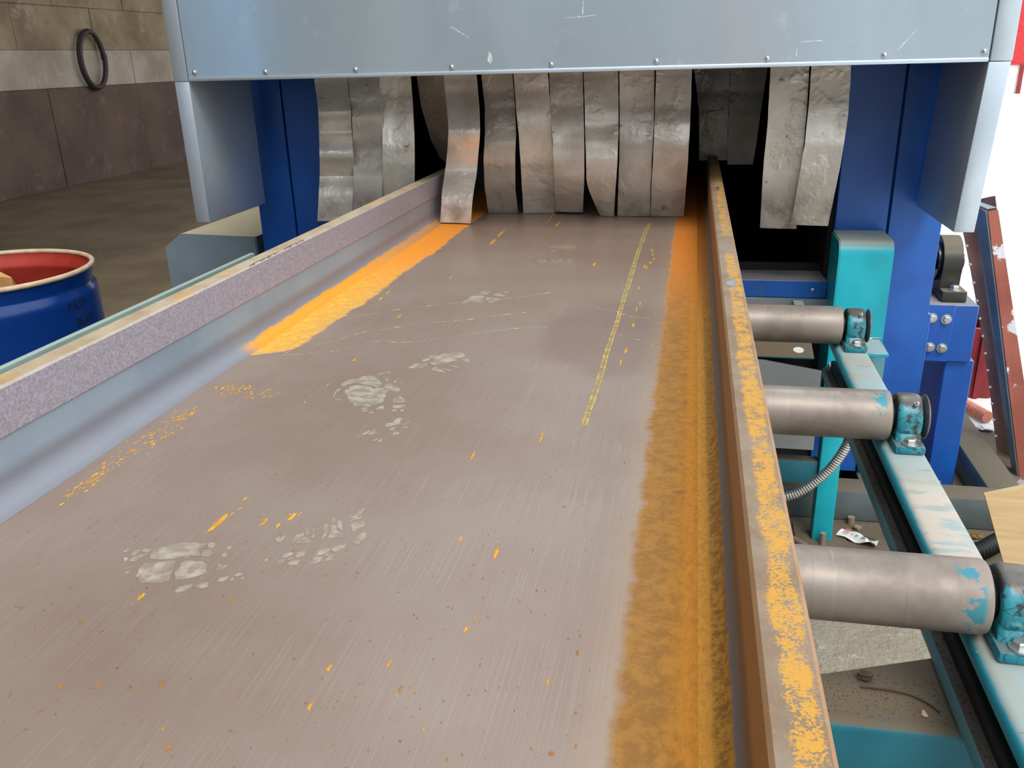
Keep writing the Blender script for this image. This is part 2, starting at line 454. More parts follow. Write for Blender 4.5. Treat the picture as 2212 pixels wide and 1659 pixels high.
M['drip'] = dust_mat('dried_drip', srgb(204, 182, 132), 0.1, 0.85, sc_=90)
M['fleck'] = plain('rust_fleck', srgb(222, 156, 40), 0.8, var=0.6, scale=120)
M['fleck_brown'] = plain('rust_speck', srgb(164, 108, 44), 0.8, var=0.7, scale=120)
M['scuff'] = dust_mat('scuff', srgb(232, 234, 236), 0.15, 0.8, 0.5)
M['bare'] = galv('bright_bare_steel', srgb(236, 234, 230), 0.25, 0.9, 40)
def mat_wood():
    t = NT('plywood')
    g = t.noise(3, 4, 0.6, stretch=(1, 1, 14), dist=0.6)
    c = t.mix(t.ramp(g, 0.35, 0.65), srgb(188, 156, 110), srgb(200, 170, 126))
    c = t.mix(t.ramp(g, 0.64, 0.68, 0, 0.5), c, srgb(170, 130, 86))
    t.set(Base_Color=c, Roughness=0.65)
    return t.m
M['wood'] = mat_wood()

# ------------------------------------------------------------------ mesh helpers
def add_box(bm, lo, hi, bev=0.0, seg=1):
    r = bmesh.ops.create_cube(bm, size=1.0)
    c = [(lo[i] + hi[i]) / 2 for i in range(3)]
    s = [hi[i] - lo[i] for i in range(3)]
    for v in r['verts']:
        v.co = Vector((c[i] + v.co[i] * s[i] for i in range(3)))
    if bev > 0:
        es = list({e for v in r['verts'] for e in v.link_edges})
        bmesh.ops.bevel(bm, geom=es, offset=bev, segments=seg, affect='EDGES', profile=0.5)
    return r['verts']

def add_prism(bm, pts, axis, a, b):
    """polygon pts (2-D) extruded along axis from a to b"""
    def mk(p, t):
        if axis == 'X':
            return Vector((t, p[0], p[1]))
        if axis == 'Y':
            return Vector((p[0], t, p[1]))
        return Vector((p[0], p[1], t))
    A = [bm.verts.new(mk(p, a)) for p in pts]
    B = [bm.verts.new(mk(p, b)) for p in pts]
    n = len(pts)
    for i in range(n):
        bm.faces.new((A[i], A[(i + 1) % n], B[(i + 1) % n], B[i]))
    bm.faces.new(A)
    bm.faces.new(B)

def add_cyl(bm, p, q, r, n=20, r2=None, caps=True):
    p, q = Vector(p), Vector(q)
    d = (q - p).normalized()
    u = d.orthogonal().normalized()
    w = d.cross(u)
    r2 = r if r2 is None else r2
    A, B = [], []
    for i in range(n):
        a = 2 * math.pi * i / n
        e = u * math.cos(a) + w * math.sin(a)
        A.append(bm.verts.new(p + e * r))
        B.append(bm.verts.new(q + e * r2))
    for i in range(n):
        bm.faces.new((A[i], A[(i + 1) % n], B[(i + 1) % n], B[i]))
    if caps:
        bm.faces.new(A)
        bm.faces.new(B)

def add_tube(bm, pts, rad, n=10, caps=True):
    """sweep of a circle along a polyline; rad is a number or a list"""
    pts = [Vector(p) for p in pts]
    rings = []
    ref = None
    for i, p in enumerate(pts):
        d = (pts[min(i + 1, len(pts) - 1)] - pts[max(i - 1, 0)]).normalized()
        if ref is None:
            ref = d.orthogonal().normalized()
        u = (ref - d * ref.dot(d)).normalized()
        ref = u
        w = d.cross(u)
        r = rad[i] if isinstance(rad, list) else rad
        rings.append([bm.verts.new(p + (u * math.cos(2 * math.pi * k / n) + w * math.sin(2 * math.pi * k / n)) * r) for k in range(n)])
    for a, b in zip(rings, rings[1:]):
        for k in range(n):
            bm.faces.new((a[k], a[(k + 1) % n], b[(k + 1) % n], b[k]))
    if caps:
        bm.faces.new(rings[0])
        bm.faces.new(rings[-1])

def smooth_path(pts, k=8):
    """Catmull-Rom through pts"""
    P = [Vector(p) for p in pts]
    P = [P[0] * 2 - P[1]] + P + [P[-1] * 2 - P[-2]]
    out = []
    for i in range(1, len(P) - 2):
        for j in range(k):
            t = j / k
            a, b, c, d = P[i - 1], P[i], P[i + 1], P[i + 2]
            out.append(0.5 * ((2 * b) + (c - a) * t + (2 * a - 5 * b + 4 * c - d) * t * t + (3 * b - a - 3 * c + d) * t ** 3))
    out.append(P[-2])
    return out

def add_lathe(bm, prof, cx, cy, n=48):
    rings = []
    for r, z in prof:
        rings.append([bm.verts.new((cx + r * math.cos(2 * math.pi * k / n), cy + r * math.sin(2 * math.pi * k / n), z)) for k in range(n)])
    for a, b in zip(rings, rings[1:]):
        for k in range(n):
            bm.faces.new((a[k], a[(k + 1) % n], b[(k + 1) % n], b[k]))
    return rings

def add_hex(bm, c, axis, r, h, n=6, rot=0.3):
    axis = Vector(axis).normalized()
    u = axis.orthogonal().normalized()
    u = Matrix.Rotation(rot, 3, axis) @ u
    w = axis.cross(u)
    c = Vector(c)
    A = [bm.verts.new(c + (u * math.cos(2 * math.pi * k / n) + w * math.sin(2 * math.pi * k / n)) * r) for k in range(n)]
    B = [bm.verts.new(c + axis * h * 0.8 + (u * math.cos(2 * math.pi * k / n) + w * math.sin(2 * math.pi * k / n)) * r) for k in range(n)]
    D = [bm.verts.new(c + axis * h + (u * math.cos(2 * math.pi * k / n) + w * math.sin(2 * math.pi * k / n)) * r * 0.82) for k in range(n)]
    for X, Y in ((A, B), (B, D)):
        for k in range(n):
            bm.faces.new((X[k], X[(k + 1) % n], Y[(k + 1) % n], Y[k]))
    bm.faces.new(D)
    bm.faces.new(A)

def add_dome(bm, c, axis, r, h, n=14, rings=4):
    axis = Vector(axis).normalized()
    u = axis.orthogonal().normalized()
    w = axis.cross(u)
    c = Vector(c)
    prev = None
    for i in range(rings + 1):
        a = math.pi / 2 * i / rings
        rr, hh = r * math.cos(a), h * math.sin(a)
        if i == rings:
            tip = bm.verts.new(c + axis * h)
            for k in range(n):
                bm.faces.new((prev[k], prev[(k + 1) % n], tip))
            break
        ring = [bm.verts.new(c + axis * hh + (u * math.cos(2 * math.pi * k / n) + w * math.sin(2 * math.pi * k / n)) * rr) for k in range(n)]
        if prev:
            for k in range(n):
                bm.faces.new((prev[k], prev[(k + 1) % n], ring[(k + 1) % n], ring[k]))
        else:
            bm.faces.new(ring)
        prev = ring

def obj(name, bm, mat, parent=None, smooth=None, label=None):
    bmesh.ops.recalc_face_normals(bm, faces=bm.faces[:])
    me = bpy.data.meshes.new(name)
    bm.to_mesh(me)
    bm.free()
    me.materials.append(M[mat] if isinstance(mat, str) else mat)
    if smooth:
        for p in me.polygons:
            p.use_smooth = True
        try:
            me.set_sharp_from_angle(angle=math.radians(smooth))
        except Exception:
            pass
    o = bpy.data.objects.new(name, me)
    COL.objects.link(o)
    if parent is not None:
        o.parent = parent
        o.matrix_parent_inverse = parent.matrix_basis.inverted()
    if label:
        o['label'] = label
    return o

def tag(o, label, cat, group=None):
    o['label'] = label
    o['category'] = cat
    if group:
        o['group'] = group
    return o

def thing(name, loc, label, cat, group=None):
    o = bpy.data.objects.new(name, None)
    o.empty_display_size = 0.1
    COL.objects.link(o)
    o.location = loc
    return tag(o, label, cat, group)

def struct(o):
    o['kind'] = 'structure'
    return o

def box(name, lo, hi, mat, parent=None, bev=0.0, seg=1, label=None):
    bm = bmesh.new()
    add_box(bm, lo, hi, bev, seg)
    return obj(name, bm, mat, parent, 40 if bev else None, label)

def prism(name, pts, axis, a, b, mat, parent=None, smooth=None, label=None):
    bm = bmesh.new()
    add_prism(bm, pts, axis, a, b)
    return obj(name, bm, mat, parent, smooth, label)

def tube(name, pts, r, mat, parent=None, n=10, label=None):
    bm = bmesh.new()
    add_tube(bm, pts, r, n)
    return obj(name, bm, mat, parent, 50, label)

def cyl(name, p, q, r, mat, parent=None, n=24, label=None, r2=None):
    bm = bmesh.new()
    add_cyl(bm, p, q, r, n, r2)
    return obj(name, bm, mat, parent, 40, label)

def hexbolt(name, c, axis, r, h, parent, mat='zinc', washer=True, rot=0.3):
    bm = bmesh.new()
    ax = Vector(axis).normalized()
    c = Vector(c)
    if washer:
        add_cyl(bm, c, c + ax * 0.003, r * 1.35, 18)
        c = c + ax * 0.003
    add_hex(bm, c, ax, r, h, 6, rot)
    return obj(name, bm, mat, parent)
PRINT_HEEL=[[(-0.598, 0.722), (-0.596, 0.729), (-0.592, 0.727), (-0.593, 0.72)], [(-0.584, 0.716), (-0.586, 0.725), (-0.581, 0.729), (-0.579, 0.725), (-0.579, 0.716)], [(-0.578, 0.725), (-0.577, 0.731), (-0.568, 0.731), (-0.569, 0.724)], [(-0.589, 0.71), (-0.586, 0.712), (-0.582, 0.708), (-0.583, 0.703)], [(-0.579, 0.705), (-0.579, 0.715), (-0.574, 0.719), (-0.568, 0.722), (-0.569, 0.711), (-0.573, 0.705)], [(-0.559, 0.713), (-0.565, 0.73), (-0.554, 0.741), (-0.535, 0.75), (-0.514, 0.752), (-0.512, 0.743), (-0.516, 0.739), (-0.507, 0.728), (-0.511, 0.725), (-0.518, 0.727), (-0.52, 0.72), (-0.527, 0.722), (-0.53, 0.717), (-0.541, 0.715)], [(-0.507, 0.744), (-0.512, 0.751), (-0.509, 0.755), (-0.502, 0.753), (-0.5, 0.746), (-0.503, 0.743)], [(-0.505, 0.727), (-0.509, 0.739), (-0.501, 0.74), (-0.496, 0.733), (-0.497, 0.727)], [(-0.485, 0.745), (-0.487, 0.75), (-0.483, 0.751), (-0.48, 0.747), (-0.482, 0.743)], [(-0.484, 0.732), (-0.484, 0.737), (-0.479, 0.735), (-0.477, 0.73), (-0.481, 0.729)], [(-0.577, 0.69), (-0.574, 0.694), (-0.569, 0.696), (-0.568, 0.691), (-0.573, 0.689)], [(-0.571, 0.685), (-0.567, 0.689), (-0.565, 0.685), (-0.567, 0.681)], [(-0.554, 0.679), (-0.559, 0.693), (-0.559, 0.703), (-0.55, 0.706), (-0.53, 0.715), (-0.526, 0.71), (-0.525, 0.703), (-0.522, 0.699), (-0.519, 0.689), (-0.514, 0.678), (-0.523, 0.671), (-0.541, 0.669)], [(-0.508, 0.679), (-0.518, 0.697), (-0.516, 0.702), (-0.52, 0.711), (-0.517, 0.715), (-0.498, 0.717), (-0.488, 0.709), (-0.482, 0.698), (-0.49, 0.689), (-0.498, 0.684)], [(-0.474, 0.703), (-0.479, 0.716), (-0.472, 0.713), (-0.465, 0.714), (-0.469, 0.706)], [(-0.496, 0.658), (-0.498, 0.667), (-0.492, 0.674), (-0.485, 0.677), (-0.484, 0.672), (-0.488, 0.662)], [(-0.481, 0.672), (-0.478, 0.679), (-0.471, 0.682), (-0.467, 0.674), (-0.473, 0.67)], [(-0.462, 0.684), (-0.463, 0.69), (-0.456, 0.696), (-0.454, 0.692), (-0.456, 0.685)], [(-0.451, 0.688), (-0.45, 0.693), (-0.446, 0.69), (-0.448, 0.687)], [(-0.451, 0.697), (-0.448, 0.703), (-0.443, 0.703), (-0.443, 0.699), (-0.448, 0.696)], [(-0.442, 0.692), (-0.439, 0.697), (-0.438, 0.695), (-0.439, 0.692)]]
PRINT_TOE=[[(-0.441, 0.772), (-0.439, 0.776), (-0.439, 0.779), (-0.435, 0.774), (-0.432, 0.781), (-0.431, 0.775), (-0.431, 0.766), (-0.436, 0.768)], [(-0.417, 0.767), (-0.421, 0.783), (-0.414, 0.791), (-0.41, 0.783), (-0.413, 0.782), (-0.414, 0.772)], [(-0.415, 0.798), (-0.414, 0.801), (-0.406, 0.789), (-0.409, 0.786)], [(-0.413, 0.768), (-0.411, 0.78), (-0.406, 0.781), (-0.397, 0.772)], [(-0.401, 0.782), (-0.407, 0.798), (-0.406, 0.803), (-0.4, 0.788), (-0.398, 0.78)], [(-0.386, 0.777), (-0.391, 0.795), (-0.397, 0.811), (-0.394, 0.814), (-0.387, 0.798), (-0.386, 0.79)], [(-0.392, 0.817), (-0.394, 0.827), (-0.391, 0.828), (-0.387, 0.818), (-0.389, 0.815)], [(-0.381, 0.782), (-0.385, 0.795), (-0.383, 0.797), (-0.389, 0.81), (-0.385, 0.814), (-0.378, 0.801), (-0.369, 0.795), (-0.367, 0.788)], [(-0.388, 0.83), (-0.379, 0.819), (-0.372, 0.803), (-0.375, 0.803), (-0.382, 0.813)], [(-0.378, 0.834), (-0.373, 0.829), (-0.363, 0.836), (-0.364, 0.842), (-0.366, 0.859), (-0.369, 0.848), (-0.37, 0.835)], [(-0.373, 0.823), (-0.369, 0.832), (-0.362, 0.84), (-0.359, 0.831), (-0.369, 0.824)], [(-0.367, 0.815), (-0.366, 0.821), (-0.355, 0.826), (-0.35, 0.818), (-0.352, 0.809), (-0.359, 0.799)], [(-0.351, 0.779), (-0.351, 0.792), (-0.343, 0.805), (-0.34, 0.789), (-0.343, 0.775)], [(-0.416, 0.737), (-0.416, 0.746), (-0.408, 0.75), (-0.407, 0.744), (-0.41, 0.738)], [(-0.401, 0.74), (-0.403, 0.75), (-0.394, 0.754), (-0.393, 0.745)], [(-0.408, 0.734), (-0.405, 0.74), (-0.402, 0.738), (-0.404, 0.734)], [(-0.417, 0.724), (-0.417, 0.732), (-0.411, 0.735), (-0.409, 0.729)], [(-0.404, 0.726), (-0.403, 0.733), (-0.393, 0.737), (-0.393, 0.726)], [(-0.38, 0.747), (-0.381, 0.757), (-0.375, 0.763), (-0.369, 0.763), (-0.37, 0.755)], [(-0.368, 0.76), (-0.367, 0.767), (-0.356, 0.777), (-0.355, 0.768), (-0.362, 0.757)], [(-0.371, 0.748), (-0.37, 0.753), (-0.367, 0.753), (-0.367, 0.749)], [(-0.38, 0.729), (-0.381, 0.743), (-0.372, 0.746), (-0.371, 0.737)], [(-0.367, 0.738), (-0.366, 0.749), (-0.359, 0.754), (-0.36, 0.742)]]
PRINT_MID=[[(-0.509, 1.3), (-0.509, 1.308), (-0.5, 1.313), (-0.496, 1.306), (-0.501, 1.299)], [(-0.496, 1.309), (-0.495, 1.316), (-0.49, 1.32), (-0.489, 1.313)], [(-0.498, 1.294), (-0.488, 1.288), (-0.484, 1.296), (-0.482, 1.283), (-0.479, 1.271), (-0.484, 1.277), (-0.49, 1.286)], [(-0.551, 1.243), (-0.552, 1.258), (-0.546, 1.273), (-0.534, 1.28), (-0.529, 1.293), (-0.517, 1.298), (-0.506, 1.288), (-0.491, 1.27), (-0.486, 1.261), (-0.488, 1.243), (-0.5, 1.251), (-0.512, 1.253), (-0.526, 1.258), (-0.537, 1.256), (-0.542, 1.246), (-0.544, 1.238)], [(-0.537, 1.223), (-0.535, 1.244), (-0.523, 1.251), (-0.508, 1.248), (-0.491, 1.235), (-0.486, 1.243), (-0.477, 1.242), (-0.477, 1.26), (-0.471, 1.265), (-0.462, 1.254), (-0.451, 1.248), (-0.44, 1.23), (-0.448, 1.225), (-0.46, 1.235), (-0.466, 1.223), (-0.46, 1.198), (-0.455, 1.181), (-0.469, 1.174), (-0.473, 1.163), (-0.485, 1.165), (-0.496, 1.162), (-0.511, 1.181), (-0.521, 1.201), (-0.531, 1.211)], [(-0.546, 1.198), (-0.551, 1.216), (-0.55, 1.229), (-0.544, 1.232), (-0.545, 1.22), (-0.546, 1.209), (-0.544, 1.198), (-0.536, 1.188), (-0.524, 1.183), (-0.532, 1.182), (-0.54, 1.188)], [(-0.47, 1.272), (-0.469, 1.281), (-0.464, 1.275), (-0.466, 1.269)], [(-0.458, 1.27), (-0.456, 1.274), (-0.452, 1.271), (-0.453, 1.266)], [(-0.468, 1.287), (-0.467, 1.291), (-0.463, 1.287), (-0.465, 1.284)], [(-0.442, 1.185), (-0.445, 1.197), (-0.441, 1.204), (-0.439, 1.212), (-0.429, 1.202), (-0.424, 1.196), (-0.422, 1.188), (-0.432, 1.185)], [(-0.434, 1.163), (-0.436, 1.173), (-0.418, 1.177), (-0.415, 1.168), (-0.424, 1.161)], [(-0.429, 1.147), (-0.432, 1.159), (-0.425, 1.159), (-0.423, 1.15)], [(-0.419, 1.149), (-0.418, 1.157), (-0.415, 1.161), (-0.413, 1.151)], [(-0.482, 1.15), (-0.482, 1.157), (-0.475, 1.159), (-0.471, 1.155), (-0.475, 1.15)], [(-0.477, 1.142), (-0.476, 1.148), (-0.468, 1.148), (-0.469, 1.143)], [(-0.459, 1.152), (-0.457, 1.164), (-0.45, 1.17), (-0.444, 1.152), (-0.453, 1.151)], [(-0.464, 1.137), (-0.463, 1.143), (-0.458, 1.143), (-0.457, 1.137)], [(-0.424, 1.097), (-0.423, 1.105), (-0.415, 1.107), (-0.415, 1.12), (-0.413, 1.128), (-0.408, 1.126), (-0.405, 1.124), (-0.405, 1.112), (-0.401, 1.103), (-0.409, 1.1), (-0.416, 1.092), (-0.42, 1.091)], [(-0.398, 1.097), (-0.397, 1.11), (-0.391, 1.122), (-0.389, 1.111), (-0.394, 1.101)], [(-0.395, 1.09), (-0.393, 1.098), (-0.387, 1.097), (-0.387, 1.091)], [(-0.413, 1.083), (-0.411, 1.092), (-0.406, 1.093), (-0.404, 1.081), (-0.409, 1.079)], [(-0.4, 1.064), (-0.402, 1.078), (-0.393, 1.075), (-0.393, 1.068)], [(-0.436, 1.062), (-0.437, 1.071), (-0.433, 1.081), (-0.422, 1.068), (-0.429, 1.063)], [(-0.446, 1.058), (-0.444, 1.068), (-0.438, 1.078), (-0.439, 1.063)], [(-0.452, 1.05), (-0.449, 1.054), (-0.433, 1.049), (-0.433, 1.048)], [(-0.425, 1.04), (-0.42, 1.051), (-0.416, 1.05), (-0.419, 1.043)], [(-0.415, 1.039), (-0.414, 1.053), (-0.41, 1.047), (-0.41, 1.041)]]
PRINT_MID_TIP=[[(-0.466, 1.341), (-0.463, 1.354), (-0.459, 1.366), (-0.451, 1.365), (-0.446, 1.352), (-0.45, 1.345), (-0.455, 1.34)], [(-0.449, 1.361), (-0.446, 1.368), (-0.437, 1.367), (-0.436, 1.356), (-0.443, 1.353)], [(-0.452, 1.376), (-0.453, 1.389), (-0.445, 1.395), (-0.439, 1.386), (-0.444, 1.377)], [(-0.447, 1.342), (-0.445, 1.35), (-0.44, 1.352), (-0.441, 1.341)], [(-0.446, 1.395), (-0.447, 1.411), (-0.438, 1.414), (-0.43, 1.413), (-0.425, 1.425), (-0.411, 1.431), (-0.393, 1.433), (-0.384, 1.421), (-0.383, 1.411), (-0.394, 1.401), (-0.393, 1.39), (-0.398, 1.382), (-0.408, 1.372), (-0.421, 1.366), (-0.426, 1.361), (-0.437, 1.369), (-0.434, 1.38), (-0.432, 1.392)], [(-0.386, 1.395), (-0.38, 1.4), (-0.373, 1.401), (-0.367, 1.386), (-0.376, 1.383)], [(-0.425, 1.338), (-0.42, 1.355), (-0.411, 1.341), (-0.397, 1.331), (-0.398, 1.326), (-0.415, 1.333)], [(-0.414, 1.356), (-0.401, 1.347), (-0.387, 1.34), (-0.391, 1.333), (-0.403, 1.343)], [(-0.407, 1.368), (-0.387, 1.362), (-0.372, 1.357), (-0.383, 1.354)], [(-0.43, 1.319), (-0.426, 1.321), (-0.424, 1.316), (-0.427, 1.314)]]
PRINT_FAR=[[(-0.479, 1.762), (-0.478, 1.777), (-0.469, 1.792), (-0.47, 1.823), (-0.466, 1.839), (-0.451, 1.834), (-0.439, 1.81), (-0.434, 1.787), (-0.432, 1.764), (-0.45, 1.768)], [(-0.434, 1.787), (-0.433, 1.811), (-0.417, 1.813), (-0.397, 1.803), (-0.402, 1.787), (-0.422, 1.779)], [(-0.46, 1.852), (-0.45, 1.872), (-0.435, 1.86), (-0.44, 1.841), (-0.45, 1.837)], [(-0.424, 1.83), (-0.415, 1.85), (-0.391, 1.83), (-0.399, 1.82)], [(-0.408, 1.863), (-0.399, 1.867), (-0.391, 1.858), (-0.397, 1.851)], [(-0.425, 1.77), (-0.42, 1.783), (-0.406, 1.778), (-0.411, 1.77)]]
PRINT_FARTHEST=[[(-0.381, 2.34), (-0.374, 2.36), (-0.357, 2.38), (-0.338, 2.387), (-0.31, 2.388), (-0.301, 2.332), (-0.312, 2.315), (-0.329, 2.321), (-0.346, 2.329)], [(-0.37, 2.304), (-0.356, 2.321), (-0.347, 2.31), (-0.356, 2.291)], [(-0.383, 2.16), (-0.38, 2.194), (-0.356, 2.208), (-0.358, 2.162), (-0.37, 2.145)], [(-0.352, 2.155), (-0.349, 2.196), (-0.318, 2.203), (-0.316, 2.166), (-0.333, 2.144)], [(-0.307, 2.191), (-0.302, 2.208), (-0.293, 2.2), (-0.291, 2.168), (-0.296, 2.143)]]
STRIPE_L=[(-0.139, 1.127), (-0.139, 1.195), (-0.137, 1.31), (-0.138, 1.474), (-0.135, 1.641), (-0.136, 1.778), (-0.136, 2.014), (-0.135, 2.296), (-0.132, 2.554), (-0.126, 2.75)]
STRIPE_R=[(-0.131, 1.133), (-0.13, 1.196), (-0.128, 1.323), (-0.129, 1.46), (-0.127, 1.642), (-0.127, 1.779), (-0.125, 2.015), (-0.125, 2.297), (-0.12, 2.555), (-0.116, 2.75)]
DRIPS=[[(-0.72, 1.377), (-0.686, 1.389), (-0.653, 1.405), (-0.625, 1.418), (-0.604, 1.448)], [(-0.723, 1.385), (-0.701, 1.423), (-0.655, 1.475), (-0.616, 1.533), (-0.576, 1.56), (-0.526, 1.6), (-0.469, 1.623), (-0.406, 1.654), (-0.376, 1.676), (-0.318, 1.707)], [(-0.708, 1.551), (-0.684, 1.618), (-0.63, 1.674), (-0.57, 1.717), (-0.521, 1.745), (-0.471, 1.767), (-0.381, 1.807), (-0.335, 1.84), (-0.284, 1.879)], [(-0.593, 1.471), (-0.562, 1.48), (-0.516, 1.48), (-0.475, 1.5), (-0.427, 1.53), (-0.384, 1.559), (-0.308, 1.595), (-0.259, 1.604)], [(-0.579, 1.128), (-0.581, 1.195), (-0.573, 1.253)], [(-0.664, 1.199), (-0.662, 1.23), (-0.656, 1.25)]]
DRIPS2=[[(-0.182, 1.753), (-0.161, 1.74), (-0.14, 1.732), (-0.122, 1.709), (-0.105, 1.696), (-0.083, 1.689), (-0.063, 1.672), (-0.041, 1.647)], [(-0.14, 1.579), (-0.108, 1.561), (-0.074, 1.536), (-0.056, 1.519), (-0.036, 1.494)]]
FLECKS=[(-0.524, 0.7965, 0.053, 0.009), (-0.443, 0.8225, 0.021, 0.007), (-0.451, 0.8015, 0.011, 0.004), (-0.471, 0.806, 0.018, 0.005), (-0.188, 0.7825, 0.029, 0.005), (-0.188, 0.648, 0.01, 0.004), (-0.243, 0.59, 0.01, 0.003), (-0.294, 0.5755, 0.011, 0.004), (-0.291, 0.529, 0.012, 0.003), (-0.101, 0.59, 0.012, 0.002), (-0.554, 2.4195, 0.081, 0.01), (-0.556, 2.537, 0.108, 0.009), (-0.447, 2.8205, 0.169, 0.009), (-0.407, 2.705, 0.124, 0.007), (-0.189, 1.0865, 0.033, 0.004), (-0.271, 1.0145, 0.031, 0.003), (-0.233, 0.8045, 0.011, 0.004), (-0.183, 0.6645, 0.009, 0.003), (-0.564, 1.983, 0.038, 0.004), (-0.232, 2.155, 0.042, 0.007), (-0.577, 1.372, 0.024, 0.005), (-0.584, 1.649, 0.032, 0.005), (-0.399, 0.483, 0.004, 0.002), (-0.521, 0.8555, 0.011, 0.004), (-0.19, 0.518, 0.004, 0.002), (-0.526, 0.6465, 0.015, 0.005), (-0.431, 0.7305, 0.005, 0.003), (-0.672, 1.8325, 0.031, 0.006), (-0.671, 1.7795, 0.029, 0.006), (-0.797, 1.1815, 0.047, 0.01), (-0.105, 1.9275, 0.041, 0.004), (-0.094, 1.799, 0.04, 0.004), (-0.099, 1.7515, 0.041, 0.004), (-0.104, 2.1445, 0.049, 0.005), (-0.095, 2.3375, 0.047, 0.005), (-0.09, 2.28, 0.044, 0.005), (-0.085, 2.225, 0.042, 0.004), (-0.091, 2.1865, 0.041, 0.005), (-0.097, 2.1305, 0.049, 0.005), (-0.101, 1.481, 0.036, 0.005), (-0.105, 1.415, 0.038, 0.004), (-0.098, 1.6385, 0.031, 0.006)]
